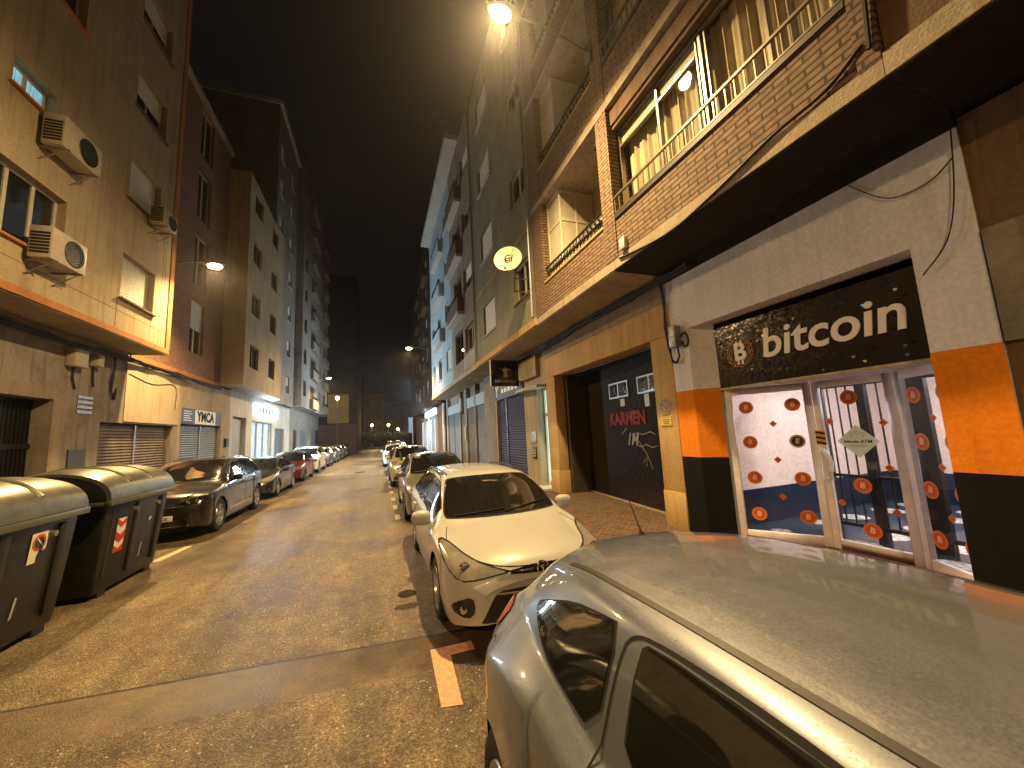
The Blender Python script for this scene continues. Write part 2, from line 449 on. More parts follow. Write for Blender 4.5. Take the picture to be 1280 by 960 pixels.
def make_car(name, label, x, y, sp, mat, group):
    """x: centre line, y: the nose; the nose looks towards -y"""
    c = Car(sp); root = empty(name, (x, y, 0), label, 'car', group)
    det = sp.get('detail', 2); res = sp.get('res', .05)
    body = c.mesh(x, y).build('body', mat, root, smooth=True, sharp=40)
    sk = Skin(body, x, y, c); W = c.W
    # underbody and wheel wells
    u = MB(); u.box(x - W * .62, x + W * .62, y + .25, y + c.L - .25, .19, .62); u.box(x - W*.9, x + W*.9, y + c.ax[0] + c.ar + .05, y + c.ax[1] - c.ar - .05, .19, .5)
    u.build('underbody', M_dark, root)
    # glazing
    zb, tw, tb = c.belt, sp['ws'], sp['rw']
    def sidewin(t0, t1, m=.0):
        lo = []; hi = []; k = max(3, int((t1 - t0) / .08))
        for i in range(k + 1):
            t = t0 + (t1 - t0) * i / k
            a = c.belt(t) + .035 - m; b = c.belt(t) + (c.top(t) - c.drop(t) - c.belt(t)) * .90 - .01 + m
            if b - a > .03: lo.append((t, a)); hi.append((t, b))
        return lo + hi[::-1]
    trim = MB(); wins = []
    for wv in sp['windows']:
        poly = wv if isinstance(wv[0], tuple) else sidewin(*wv)
        if isinstance(wv[0], tuple): poly = smoothpoly(poly, 1)
        cx = sum(p[0] for p in poly) / len(poly); cz = sum(p[1] for p in poly) / len(poly)
        tw_ = sp.get('trimw', .022)
        big = []
        for p in poly:
            v = Vector((p[0] - cx, p[1] - cz)); l = max(v.length, .01); v2 = v * (1 + tw_ / l); big.append((cx + v2[0], cz + v2[1]))
        for vw in 'LR':
            if vw == 'R' and sp.get('noright'): continue
            sk.decal(trim, vw, big, .003, res)
            g = MB(); sk.decal(g, vw, poly, .006, res); g.build('side_window', M_carglass, root, smooth=True, sharp=60)
    # windscreen / rear window, given as front-view outlines by half widths
    def screen(view, key, nm):
        pr = sp[key]; right = [(w, z) for w, z in pr]; poly = right + [(-w, z) for w, z in reversed(right)]
        poly = smoothpoly(poly, 2)
        cz = sum(p[1] for p in poly) / len(poly)
        big = [(p[0] * 1.025, cz + (p[1] - cz) * 1.06) for p in poly]
        sk.decal(trim, view, big, .003, res); g = MB(); sk.decal(g, view, poly, .006, res)
        g.build(nm, M_carglass, root, smooth=True, sharp=60)
    screen('F', 'ws', 'windscreen'); screen('B', 'rw', 'rear_window')
    trim.build('window_trim', M_seam, root, smooth=True, sharp=60)
    # shut lines
    if det:
        sm = MB()
        for path in sp.get('seams', []):
            for vw in ('L', 'R'): sk.strip(sm, vw, path, .009, .0022)
        for path in sp.get('seams_top', []):
            for sg in (-1, 1): sk.strip(sm, 'T', [(sg * a, b) for a, b in path], .009, .0022)
        for path in sp.get('seams_front', []): sk.strip(sm, 'F', path, .009, .0022)
        if sm.v: sm.build('shut_line', M_seam, root)
        for path in sp.get('ditch', []):
            for sg in (-1, 1):
                dm = MB(); sk.strip(dm, 'T', [(sg * a, b) for a, b in path], .022, .0035); dm.build('roof_strip', M_dark, root)
    # lights
    for sg in (-1, 1):
        if 'head' in sp:
            g = MB(); sk.decal(g, 'F', [(sg * a, b) for a, b in sp['head']], .006, res * .7, 1); h = g.build('headlight', sp.get('headmat', M_lampglass), root, smooth=True, sharp=60)
            if det > 1: g = MB(); sk.strip(g, 'F', smoothpoly([(sg * a, b) for a, b in sp['head']], 1), .010, .0075, closed=True); g.build('lamp_seal', M_seam, h)
            if det > 1 and 'headlens' in sp:
                for (a, b, r) in sp['headlens']:
                    p = sk.hit('F', sg * a, b, .008); lm = MB(); lm.lathe([(.001, -.006), (r*.6, -.005), (r, .0), (r*1.12, .002), (r*1.2, 0)], p, 'Y', 20); lm.build('lamp_lens', M_chrome, h, smooth=True)
        if 'tail' in sp:
            g = MB(); sk.decal(g, 'L' if sg < 0 else 'R', sp['tail'], .008, res * .7, 1); g.build('tail_light', M_redlens, root, smooth=True, sharp=60)
        if 'fog' in sp:
            g = MB(); sk.decal(g, 'F', [(sg * a, b) for a, b in sp['fog']], .005, res * .7, 1); fo = g.build('fog_lamp', M_black, root, smooth=True, sharp=60)
            cx = sum(a for a, b in sp['fog']) / len(sp['fog']); cz = sum(b for a, b in sp['fog']) / len(sp['fog'])
            p = sk.hit('F', sg * cx, cz - .01, .012); lm = MB(); lm.lathe([(.001, -.012), (.025, -.01), (.036, 0), (.036, .02)], p, 'Y', 16); lm.build('fog_lens', M_chrome, fo, smooth=True)
    for nm, view, poly, mt, off in sp.get('decals', []):
        g = MB(); sk.decal(g, view, poly, off, res * .8); g.build(nm, mt, root, smooth=True, sharp=60)
    for nm, view, path, w, mt, off in sp.get('strips', []):
        g = MB(); sk.strip(g, view, path, w, off); g.build(nm, mt, root, smooth=True, sharp=60)
    if 'emblem' in sp:
        ex, ez, er = sp['emblem']; p = sk.hit('F', ex, ez, .012); e = MB()
        e.lathe([(er*.8, 0), (er*.88, -.012), (er, -.004), (er, .02)], p, 'Y', 24)
        for k in range(16): pass
        e.tube([(p[0] - er*.75, p[1] - .004, p[2] + er*.15), (p[0], p[1] - .01, p[2] + er*.3), (p[0] + er*.75, p[1] - .004, p[2] + er*.15)], er*.09, 6)
        e.tube([(p[0], p[1] - .006, p[2] + er*.3), (p[0], p[1] - .006, p[2] - er*.8)], er*.12, 6)
        e.build('emblem', M_chrome, root, smooth=True)
    if 'plate' in sp:
        px, pz, txt = sp['plate']; p = sk.hit('F', px, pz, .02); q = MB(); q.box(p[0]-.26, p[0]+.26, p[1]-.012, p[1]+.03, pz-.055, pz+.055)
        pl = q.build('number_plate', M_plate, root, bevel=.004)
        if txt: text(txt, (p[0] + .13, p[1] - .014, pz), 'F', .085, M_seam, pl, 'plate_letters', align='CENTER')
    # mirrors, handles, wipers, antenna, rails
    if 'mirror' in sp:
        mt_, mz = sp['mirror']
        for sg in (-1, 1):
            p = sk.hit('L' if sg < 0 else 'R', mt_, mz, 0); mirror(root, p[0], p[1], mz + .03, sg, sp.get('mirrormat', mat), sp.get('mirrors', 1.))
    for (ht, hz) in sp.get('handles', []):
        for sg in (-1, 1):
            p = sk.hit('L' if sg < 0 else 'R', ht, hz, .02); hb = MB(); hb.ball((p[0], p[1], p[2]), .022, .1, .017, 12, .6); hb.build('door_handle', mat, root, smooth=True)
    if det > 1 and 'wipers' in sp:
        for (a0, z0, a1, z1) in sp['wipers']:
            k = 8; b = MB(); b.tube([sk.hit('F', a0 + (a1-a0)*i/k, z0 + (z1-z0)*i/k, .018) for i in range(k + 1)], .008, 6); b.build('wiper', M_dark, root, smooth=True)
    if 'antenna' in sp:
        at, al = sp['antenna']; p = sk.hit('T', 0, at, 0); b = MB()
        b.tube([p + Vector((0, 0, -.01)), p + Vector((0, .012, .02))], .02, 10, .009); b.tube([p + Vector((0, .01, .015)), p + Vector((0, al * .55, al))], .0045, 8, .0025)
        b.build('antenna', M_dark, root, smooth=True)
    if 'rails' in sp:
        a, t0, t1, mt2 = sp['rails']
        for sg in (-1, 1):
            k = 14; pts = []
            for i in range(k + 1):
                t = t0 + (t1 - t0) * i / k; e = .035 * min(1, 4 * i / k, 4 * (k - i) / k)
                pts.append(sk.hit('T', sg * a, t, 0) + Vector((0, 0, e + .003)))
            b = MB(); b.tube(pts, .014, 8); b.build('roof_rail', mt2, root, smooth=True)
    for t in c.ax:
        for sg in (-1, 1): wheel(root, x + sg * (W - .115), y + t, c.wr, sg, sp.get('rim', 'five'))
    return root

def scaled(sp, **kw):
    d = dict(sp); d.update(kw); return d

# --- body shapes -----------------------------------------------------------------
WAGON = dict(L=4.56, W=1.78, wheel_r=.32, arch_r=.365, axles=(.93, 3.55), zb=.19, dt=.035, res=.04, seg=5,
    top=[(0,.60),(.03,.68),(.10,.75),(.3,.82),(.7,.89),(1.0,.94),(1.12,.975),(1.45,1.15),(1.8,1.325),(2.1,1.405),(2.7,1.435),(3.5,1.42),(4.1,1.365),(4.25,1.27),(4.42,1.0),(4.5,.9),(4.56,.6)],
    belt=[(0,.5),(.1,.62),(.3,.73),(.7,.815),(1.1,.88),(2.,.935),(3.3,.99),(4.1,1.03),(4.4,.94),(4.56,.56)],
    plan=[(0,.66),(.04,.76),(.15,.88),(.35,.955),(.7,.985),(1.2,1),(3.6,1),(4.2,.95),(4.45,.88),(4.56,.75)],
    rail=[(0,.5),(.3,.68),(1.0,.80),(1.2,.83),(1.6,.78),(2.1,.70),(2.6,.69),(3.6,.66),(4.15,.63),(4.56,.6)],
    drop=[(0,.05),(.8,.07),(1.15,.06),(1.6,.045),(2.2,.06),(3.5,.06),(4.2,.07),(4.56,.03)],
    ws=[(.62,.965),(.73,.985),(.60,1.30),(.53,1.338),(.2,1.352)], rw=[(.5,1.05),(.6,1.07),(.50,1.30),(.4,1.34)],
    windows=[(1.42,2.35),(2.42,3.2),(3.27,4.05)],
    seams=[[(1.32,.30),(1.24,.6),(1.27,.93)],[(2.385,.28),(2.385,1.0)],[(3.16,.55),(3.25,.75),(3.25,1.02)],[(1.24,.88),(1.5,1.06),(1.9,1.29),(2.3,1.365),(2.8,1.38)]],
    seams_top=[[(.80,.62),(.76,.9),(.72,1.08)]], seams_front=[[(-.80,.80),(-.5,.715),(-.2,.695),(0,.69),(.2,.695),(.5,.715),(.80,.80)]],
    ditch=[[(.52,2.15),(.53,3.0),(.52,4.0)]],
    head=[(.30,.665),(.42,.695),(.62,.745),(.80,.845),(.86,.83),(.845,.69),(.76,.60),(.6,.615),(.45,.645)], headlens=[(.70,.69,.05)],
    tail=[(4.1,.98),(4.35,.98),(4.45,.85),(4.3,.78),(4.12,.85)],
    fog=[(.66,.50),(.80,.42),(.83,.33),(.70,.29),(.64,.36)],
    decals=[('grille','F',[(-.30,.675),(-.1,.70),(.1,.70),(.30,.675),(.32,.645),(.1,.635),(-.1,.635),(-.32,.645)],M_black,.005),
            ('bumper_intake','F',[(-.40,.52),(.40,.52),(.47,.48),(.60,.27),(.45,.255),(-.45,.255),(-.60,.27),(-.47,.48)],M_black,.005),],
    strips=[('grille_bar','F',[(-.46,.50),(-.2,.475),(.2,.475),(.46,.50)],.018,M_chrome,.009),('badge_bar','F',[(-.36,.668),(-.2,.665),(-.08,.668)],.012,M_chrome,.009),('badge_bar','F',[(.36,.668),(.2,.665),(.08,.668)],.012,M_chrome,.009)],
    emblem=(0,.665,.06), plate=(0,.39,None), mirror=(1.45,.93), mirrors=1.15, handles=[(2.2,.85),(3.05,.88)],
    wipers=[(-.62,.975,.02,1.00),(.0,.975,.62,1.035)], rails=(.565,2.25,4.0,M_dark), rim='five', drop_=0)
WAGON.pop('drop_')
COUPE = dict(L=4.25, W=1.76, wheel_r=.32, arch_r=.36, axles=(.90, 3.46), zb=.2, dt=.03, res=.035, seg=6, beltf=[(0,.93),(2.2,.885),(3.1,.86),(3.5,.81),(3.8,.755),(4.1,.80),(4.25,.85)], flare=.03, trimw=.012,
    top=[(0,.58),(.03,.66),(.10,.73),(.3,.82),(.7,.92),(.88,.98),(.96,1.01),(1.3,1.20),(1.62,1.345),(1.9,1.405),(2.2,1.425),(2.6,1.43),(3.1,1.415),(3.5,1.365),(3.72,1.31),(3.85,1.20),(4.02,1.02),(4.12,.93),(4.2,.86),(4.25,.6)],
    belt=[(0,.48),(.1,.6),(.3,.72),(.7,.83),(1.1,.90),(2.,.96),(2.8,1.02),(3.4,1.08),(3.75,1.08),(4.0,1.0),(4.15,.86),(4.25,.56)],
    plan=[(0,.66),(.04,.76),(.15,.88),(.35,.955),(.7,.985),(1.1,.99),(2.4,.985),(3.2,1),(3.55,.985),(3.8,.935),(4.0,.865),(4.15,.79),(4.25,.68)],
    rail=[(0,.5),(.3,.66),(.9,.78),(1.05,.82),(1.4,.77),(1.9,.72),(2.8,.70),(3.3,.66),(3.6,.60),(3.8,.54),(4.0,.5),(4.25,.45)],
    drop=[(0,.05),(.8,.07),(1.15,.06),(1.6,.05),(2.2,.075),(3.3,.08),(3.72,.09),(4.0,.06),(4.25,.03)],
    ws=[(.58,1.02),(.68,1.04),(.57,1.30),(.48,1.335),(.2,1.345)], rw=[(.36,1.02),(.45,1.04),(.38,1.20),(.30,1.245)],
    windows=[[(2.84,1.045),(3.10,1.075),(3.36,1.125),(3.47,1.16),(3.36,1.205),(3.15,1.265),(2.98,1.30),(2.86,1.318)],
             [(2.70,1.035),(2.735,1.30),(2.70,1.325),(2.35,1.335),(2.05,1.325),(1.65,1.25),(1.35,1.11),(1.15,.965),(1.6,.98),(2.2,1.0)]],
    seams=[[(2.80,.28),(2.80,1.0),(2.815,1.25),(2.80,1.315),(2.70,1.338),(2.35,1.350),(2.0,1.338),(1.6,1.262),(1.3,1.13),(1.12,.96)],[(1.3,.3),(1.22,.6),(1.22,.95)]],
    seams_top=[[(.78,.6),(.74,.9),(.7,1.05)]],
    ditch=[[(.50,1.62),(.52,2.4),(.52,3.0),(.49,3.42)]],
    head=[(.42,.66),(.6,.70),(.78,.80),(.84,.78),(.82,.66),(.74,.58),(.55,.6)],
    tail=[(3.76,1.03),(3.92,1.02),(4.10,.96),(4.12,.86),(3.95,.86),(3.82,.93)],
    decals=[('grille','F',[(-.4,.6),(.4,.6),(.36,.5),(-.36,.5)],M_black,.005),('bumper_intake','F',[(-.5,.4),(.5,.4),(.6,.25),(-.6,.25)],M_black,.005)],
    strips=[('fuel_flap','L',smoothpoly([(3.60,.93),(3.78,.93),(3.78,.75),(3.60,.75)],2),.005,M_seam,.002)],
    mirror=(1.50,.99), handles=[(2.55,.85)], antenna=(3.52,.17), rim='ten')
HATCH = dict(L=4.0, W=1.72, wheel_r=.31, arch_r=.35, axles=(.82, 3.32), zb=.2, dt=.06, res=.06, seg=4,
    top=[(0,.62),(.03,.70),(.10,.78),(.3,.87),(.6,.95),(.85,1.02),(.95,1.05),(1.3,1.25),(1.65,1.42),(1.9,1.475),(2.4,1.50),(3.2,1.475),(3.6,1.42),(3.75,1.30),(3.88,1.0),(3.95,.9),(4.0,.6)],
    belt=[(0,.5),(.1,.62),(.3,.76),(.6,.87),(1.0,.94),(2.,.97),(3.3,1.04),(3.7,1.05),(3.88,.92),(4.0,.56)],
    plan=[(0,.66),(.04,.76),(.15,.88),(.35,.955),(.7,.985),(1.2,1),(3.2,1),(3.7,.95),(3.9,.86),(4.0,.75)],
    rail=[(0,.5),(.3,.68),(.85,.80),(1.0,.83),(1.4,.77),(1.85,.72),(2.4,.71),(3.3,.68),(3.7,.64),(4.0,.6)],
    drop=[(0,.05),(.7,.07),(1.,.06),(1.5,.045),(2.,.06),(3.3,.06),(3.7,.07),(4.0,.03)],
    ws=[(.60,1.04),(.68,1.07),(.56,1.42),(.50,1.45),(.2,1.46)], rw=[(.5,1.05),(.58,1.07),(.5,1.36),(.4,1.39)],
    windows=[(1.2,2.1),(2.17,2.95),(3.02,3.5)],
    seams=[[(1.15,.30),(1.08,.6),(1.1,.94)],[(2.13,.28),(2.13,1.0)],[(2.9,.6),(2.98,.8),(2.98,1.02)]],
    head=[(.40,.70),(.6,.76),(.78,.86),(.83,.84),(.81,.70),(.7,.64),(.5,.66)], headlens=[(.66,.74,.05)],
    tail=[(3.6,1.0),(3.8,1.0),(3.92,.85),(3.7,.78)],
    decals=[('grille','F',[(-.36,.68),(.36,.68),(.32,.58),(-.32,.58)],M_black,.006),('bumper_intake','F',[(-.5,.42),(.5,.42),(.58,.26),(-.58,.26)],M_black,.006)],
    plate=(0,.5,None), mirror=(1.32,1.0), handles=[(1.95,.88),(2.8,.9)], rim='multi', wipers=[(-.6,1.06,.0,1.09),(.0,1.06,.58,1.11)])
SUV = scaled(HATCH, L=4.75, W=1.92, wheel_r=.37, arch_r=.415, axles=(.92, 3.80), zb=.24, dt=.045, res=.045, beltf=.965,
    top=[(0,.72),(.03,.84),(.10,.93),(.3,1.0),(.8,1.06),(1.15,1.12),(1.28,1.16),(1.65,1.38),(2.05,1.58),(2.35,1.64),(2.9,1.66),(3.8,1.63),(4.3,1.57),(4.5,1.38),(4.62,1.1),(4.7,.95),(4.75,.7)],
    belt=[(0,.6),(.1,.76),(.3,.9),(.8,.99),(1.3,1.06),(2.3,1.08),(3.8,1.13),(4.4,1.15),(4.62,1.0),(4.75,.65)],
    plan=[(0,.70),(.04,.80),(.15,.91),(.35,.97),(.7,.99),(1.2,1),(4.0,1),(4.4,.95),(4.65,.88),(4.75,.78)],
    rail=[(0,.5),(.3,.7),(1.1,.82),(1.35,.84),(1.8,.77),(2.3,.72),(2.9,.71),(4.0,.68),(4.4,.64),(4.75,.6)],
    drop=[(0,.05),(.9,.06),(1.3,.06),(1.9,.045),(2.4,.06),(4.0,.06),(4.4,.07),(4.75,.03)],
    ws=[(.68,1.15),(.78,1.18),(.63,1.57),(.56,1.60),(.2,1.61)], rw=[(.5,1.2),(.62,1.22),(.55,1.48),(.4,1.52)],
    windows=[(1.62,2.62),(2.69,3.55),(3.62,4.25)],
    seams=[[(1.45,.35),(1.35,.7),(1.4,1.06)],[(2.655,.33),(2.655,1.1)],[(3.4,.65),(3.58,.85),(3.58,1.12)]],
    head=[(.46,.80),(.66,.85),(.86,.90),(.90,.86),(.885,.76),(.7,.735),(.5,.74)], headlens=[(.62,.795,.035),(.76,.80,.035)], headmat=M_black,
    tail=[(4.2,1.08),(4.5,1.08),(4.65,.95),(4.4,.9)],
    decals=[('grille','F',[(-.44,.80),(.44,.80),(.42,.64),(-.42,.64)],M_black,.006),('bumper_intake','F',[(-.6,.47),(.6,.47),(.7,.30),(-.7,.30)],M_black,.006)],
    strips=[('grille_bar','F',[(-.86,.735),(-.44,.73),(.44,.73),(.86,.735)],.014,M_chrome,.01),('grille_bar','F',[(-.44,.78),(.44,.78)],.010,M_chrome,.01),('grille_bar','F',[(-.68,.34),(-.3,.325),(.3,.325),(.68,.34)],.014,M_chrome,.01),
            ('side_moulding','L',[(1.5,.42),(3.3,.42)],.03,M_chrome,.008),('side_moulding','R',[(1.5,.42),(3.3,.42)],.03,M_chrome,.008),
            ('window_moulding','R',[(1.75,1.25),(2.1,1.50),(2.5,1.575),(3.4,1.57),(4.1,1.48),(4.32,1.2)],.016,M_chrome,.010)],
    plate=(.14,.50,'CX'), mirror=(1.8,1.12), handles=[(2.45,.98),(3.4,1.0)], rails=(.63,2.35,4.2,M_chrome), rim='five', wipers=[(-.66,1.17,.02,1.2),(.0,1.17,.66,1.22)])
CROSS = scaled(HATCH, L=4.14, W=1.77, wheel_r=.35, arch_r=.41, axles=(.86, 3.40), zb=.25,
    top=[(0,.75),(.03,.86),(.10,.95),(.3,1.02),(.6,1.07),(.85,1.12),(.95,1.15),(1.3,1.34),(1.65,1.50),(1.9,1.555),(2.4,1.57),(3.2,1.54),(3.65,1.46),(3.85,1.3),(4.0,1.05),(4.08,.95),(4.14,.7)],
    belt=[(0,.62),(.1,.76),(.3,.88),(.6,.97),(1.0,1.04),(2.,1.07),(3.3,1.14),(3.8,1.14),(4.0,.98),(4.14,.65)],
    plan=[(0,.7),(.04,.80),(.15,.90),(.35,.965),(.7,.99),(1.2,1),(3.4,1),(3.8,.95),(4.03,.88),(4.14,.78)],
    ws=[(.60,1.13),(.68,1.16),(.58,1.50),(.52,1.53),(.2,1.54)], rw=[(.5,1.15),(.58,1.17),(.5,1.4),(.4,1.44)],
    head=[(.62,1.0),(.78,.99),(.84,.94),(.82,.90),(.68,.9)],
    headlens=[],
    decals=[('grille','F',[(-.56,.93),(.56,.93),(.50,.86),(.2,.78),(-.2,.78),(-.50,.86)],M_black,.006),
            ('bumper_intake','F',[(-.44,.58),(.44,.58),(.74,.46),(.78,.27),(-.78,.27),(-.74,.46)],M_black,.006),
            ('round_lamp','F',[(-.58+.12*math.cos(a*.523),.80+.12*math.sin(a*.523)) for a in range(12)],M_lampglass,.008),
            ('round_lamp','F',[(.58+.12*math.cos(a*.523),.80+.12*math.sin(a*.523)) for a in range(12)],M_lampglass,.008)],
    strips=[('grille_bar','F',[(-.5,.93),(-.2,.74),(.2,.74),(.5,.93)],.03,M_chrome,.010)],
    plate=(0,.5,None), mirror=(1.35,1.1), handles=[(1.95,.97)], rim='multi', seams=[[(1.15,.35),(1.08,.65),(1.1,1.02)],[(2.13,.33),(2.13,1.07)]])
SEDAN = scaled(WAGON, dt=.06, res=.06, seg=4, detail=1, L=4.5,
    top=[(0,.60),(.03,.68),(.10,.75),(.3,.83),(.7,.93),(1.0,.99),(1.15,1.03),(1.5,1.2),(1.9,1.37),(2.15,1.42),(2.7,1.44),(3.2,1.40),(3.6,1.27),(3.95,1.1),(4.2,1.06),(4.4,1.0),(4.5,.6)],
    belt=[(0,.5),(.1,.62),(.3,.73),(.7,.84),(1.1,.93),(2.,.965),(3.3,1.0),(4.1,1.02),(4.35,.94),(4.5,.56)],
    plan=[(0,.66),(.04,.76),(.15,.88),(.35,.955),(.7,.985),(1.2,1),(3.6,1),(4.1,.95),(4.4,.88),(4.5,.75)],
    rail=[(0,.5),(.3,.68),(1.0,.80),(1.2,.83),(1.6,.76),(2.1,.70),(2.6,.69),(3.3,.66),(4.0,.72),(4.5,.6)],
    drop=[(0,.05),(.8,.07),(1.15,.06),(1.6,.045),(2.2,.06),(3.5,.06),(4.1,.04),(4.5,.03)],
    ws=[(.60,1.0),(.70,1.03),(.58,1.33),(.50,1.36),(.2,1.37)], wipers=[], windows=[(1.42,2.35),(2.42,3.4)], ditch=[], rw=[(.5,1.1),(.58,1.12),(.52,1.33),(.4,1.36)], tail=[(4.1,.95),(4.3,.93),(4.4,.82),(4.12,.82)])
for _k in ('rails',): SEDAN.pop(_k)
# ================================================================ TEXT
def text(body, loc, face, size, mat, parent, name='lettering', align='LEFT', depth=.004, bold=0., shear=0., sx=1., rot=0.):
    cu = bpy.data.curves.new('t', 'FONT'); cu.body = body; cu.size = size; cu.extrude = depth; cu.offset = bold; cu.shear = shear
    cu.align_x = align; cu.align_y = 'CENTER'; cu.resolution_u = 4
    ob = bpy.data.objects.new('t', cu); COL.objects.link(ob); bpy.context.view_layer.update()
    me = bpy.data.meshes.new_from_object(ob.evaluated_get(bpy.context.evaluated_depsgraph_get()))
    bpy.data.objects.remove(ob); bpy.data.curves.remove(cu); me.name = name
    if isinstance(face, (int, float)): M3 = Matrix.Rotation(face, 4, 'Z') @ Matrix.Rotation(PI / 2, 4, 'X')
    else:
        rz = {'F': 0, 'R': -PI / 2, 'L': PI / 2}[face]
        M3 = Matrix.Rotation(rz, 4, 'Z') @ Matrix.Rotation(PI / 2, 4, 'X')
    me.transform(M3 @ Matrix.Rotation(rot, 4, 'Z') @ Matrix.Diagonal((sx, 1, 1, 1)))
    me.materials.clear(); me.materials.append(mat)
    o = bpy.data.objects.new(name, me); COL.objects.link(o)
    if parent is not None: o.parent = parent
    o.location = Vector(loc) - (worldpos(parent) if parent is not None else Vector((0, 0, 0)))
    return o

# ================================================================ WALL COLOURS
sod = (1.0, .66, .28)
W_cream = wallmat('render_cream', (.44, .36, .24), .3)
W_orange = wallmat('trim_orange', (.46, .21, .08), .25)
W_tan = wallmat('render_tan', (.41, .35, .26), .35)
W_ochre = wallmat('render_ochre', (.52, .34, .13), .3)
W_lintel = wallmat('render_lintel', (.58, .40, .19), .25)
W_grey = wallmat('render_grey', (.27, .27, .20), .35)
W_soffit = wallmat('soffit', (.42, .36, .26), .35)
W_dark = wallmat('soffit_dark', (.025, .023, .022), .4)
W_white = wallmat('shop_white', (.78, .80, .90), .14, .15)
W_orangeband = wallmat('shop_orange', (.80, .24, .015), .12, .15)
W_blackband = wallmat('shop_black', (.006, .0065, .008), .25, .15)
W_brown = wallmat('render_brown', (.17, .115, .075), .4)
W_stone = wallmat('ground_stone', (.29, .26, .22), .5)
W_palest = wallmat('render_pale', (.55, .55, .52), .25)
W_blue = wallmat('render_pale_blue', (.40, .50, .55), .25)
W_pink = wallmat('render_pink_grey', (.30, .25, .21), .35)
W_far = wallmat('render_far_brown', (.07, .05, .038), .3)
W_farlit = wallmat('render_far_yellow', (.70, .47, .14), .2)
W_farq = wallmat('render_far_ochre', (.26, .19, .09), .4)
W_tower = wallmat('render_tower', (.30, .27, .24), .35)
W_jamb = wallmat('stone_jamb', (.30, .24, .18), .3)
BR = brickmat('brick_orange', (.27, .170, .10), (.20, .122, .07), (.045, .032, .025), .30, .074, .013)
BR2 = brickmat('brick_red', (.32, .16, .09), (.25, .12, .065), (.13, .09, .06), .24, .065, .010)
BR3 = brickmat('brick_brown', (.22, .15, .11), (.18, .12, .09), (.10, .08, .06), .24, .07, .010)
M_frame = simple('window_frame', (.50, .48, .42), .45, var=.12, vs=12)
M_alu = simple('aluminium_frame', (.30, .27, .21), .35, metal=.7)
M_framed = simple('dark_frame', (.05, .04, .03), .5)
M_pane = simple('window_pane', (.012, .012, .012), .04, coat=.5)
M_pers = simple('shutter_slats', (.55, .53, .45), .6, var=.1, vs=9)
M_lit = simple('lit_curtain', (.4, .5, .55), .8, emit=(.25, .62, .75), es=.55)
_t = M_lit.node_tree; _p = [q for q in _t.nodes if q.type == 'BSDF_PRINCIPLED'][0]; _g = N(_t, 'ShaderNodeNewGeometry'); _m = N(_t, 'ShaderNodeMapping'); _m.inputs['Scale'].default_value = (0, 9, .3); _t.links.new(_g.outputs[0], _m.inputs[0])
_n = N(_t, 'ShaderNodeTexNoise'); _n.inputs['Detail'].default_value = 3; _t.links.new(_m.outputs[0], _n.inputs[0]); _r = N(_t, 'ShaderNodeMapRange'); _r.inputs[1].default_value = .35; _r.inputs[2].default_value = .65; _r.inputs[3].default_value = .12; _r.inputs[4].default_value = .9
_t.links.new(_n.outputs[0], _r.inputs[0]); _t.links.new(_r.outputs[0], _p.inputs['Emission Strength'])
M_litw = simple('lit_room', (.8, .8, .7), .8, emit=(1., .8, .5), es=.35)
M_curt = simple('curtain', (.66, .61, .50), .9, var=.12, vs=6)
M_shut = simple('roller_grey', (.20, .20, .21), .5, metal=.5, var=.3, vs=5)
M_shutb = simple('roller_blue', (.17, .21, .26), .5, metal=.45, var=.25, vs=5)
M_shutn = simple('roller_navy', (.045, .045, .10), .5, metal=.3, var=.3, vs=5)
M_shutw = simple('roller_brown', (.15, .12, .09), .6, metal=.3, var=.4, vs=4)
M_box = simple('meter_plastic', (.42, .37, .28), .6, var=.2, vs=9)
M_glass = glassmat('shop_glass', (.93, .95, .96), f=.05)
M_glass2 = glassmat('bay_glass', (.9, .88, .8), f=.06)

def P(side, X, out, u, z): return (X - side * out, u, z)
def fbox(b, side, X, o0, o1, u0, u1, z0, z1): b.box(X - side * o0, X - side * o1, u0, u1, z0, z1)
def wall_with(b, side, X, u0, u1, z0, z1, ops, depth=.16, thick=.6):
    """a wall with real openings, reveals and a solid core behind them"""
    us = sorted({u0, u1, *[min(max(v, u0), u1) for o in ops for v in o[:2]]}); zs = sorted({z0, z1, *[min(max(v, z0), z1) for o in ops for v in o[2:4]]})
    for i in range(len(us) - 1):
        for j in range(len(zs) - 1):
            cu, cz = (us[i] + us[i+1]) / 2, (zs[j] + zs[j+1]) / 2
            if any(o[0] < cu < o[1] and o[2] < cz < o[3] for o in ops): continue
            b.poly([P(side, X, 0, us[i], zs[j]), P(side, X, 0, us[i+1], zs[j]), P(side, X, 0, us[i+1], zs[j+1]), P(side, X, 0, us[i], zs[j+1])])
    for o in ops:
        a, c, e, f = o[:4]
        for (p, q) in (((a, e), (c, e)), ((c, e), (c, f)), ((c, f), (a, f)), ((a, f), (a, e))):
            b.poly([P(side, X, 0, *p), P(side, X, 0, *q), P(side, X, -depth, *q), P(side, X, -depth, *p)])
    # end caps, top and bottom of the outer skin, then the core
    for u in (u0, u1): b.poly([P(side, X, 0, u, z0), P(side, X, 0, u, z1), P(side, X, -depth, u, z1), P(side, X, -depth, u, z0)])
    for z in (z0, z1): b.poly([P(side, X, 0, u0, z), P(side, X, 0, u1, z), P(side, X, -depth, u1, z), P(side, X, -depth, u0, z)])
    fbox(b, side, X, -depth, -thick, u0, u1, z0, z1)
WC = {}
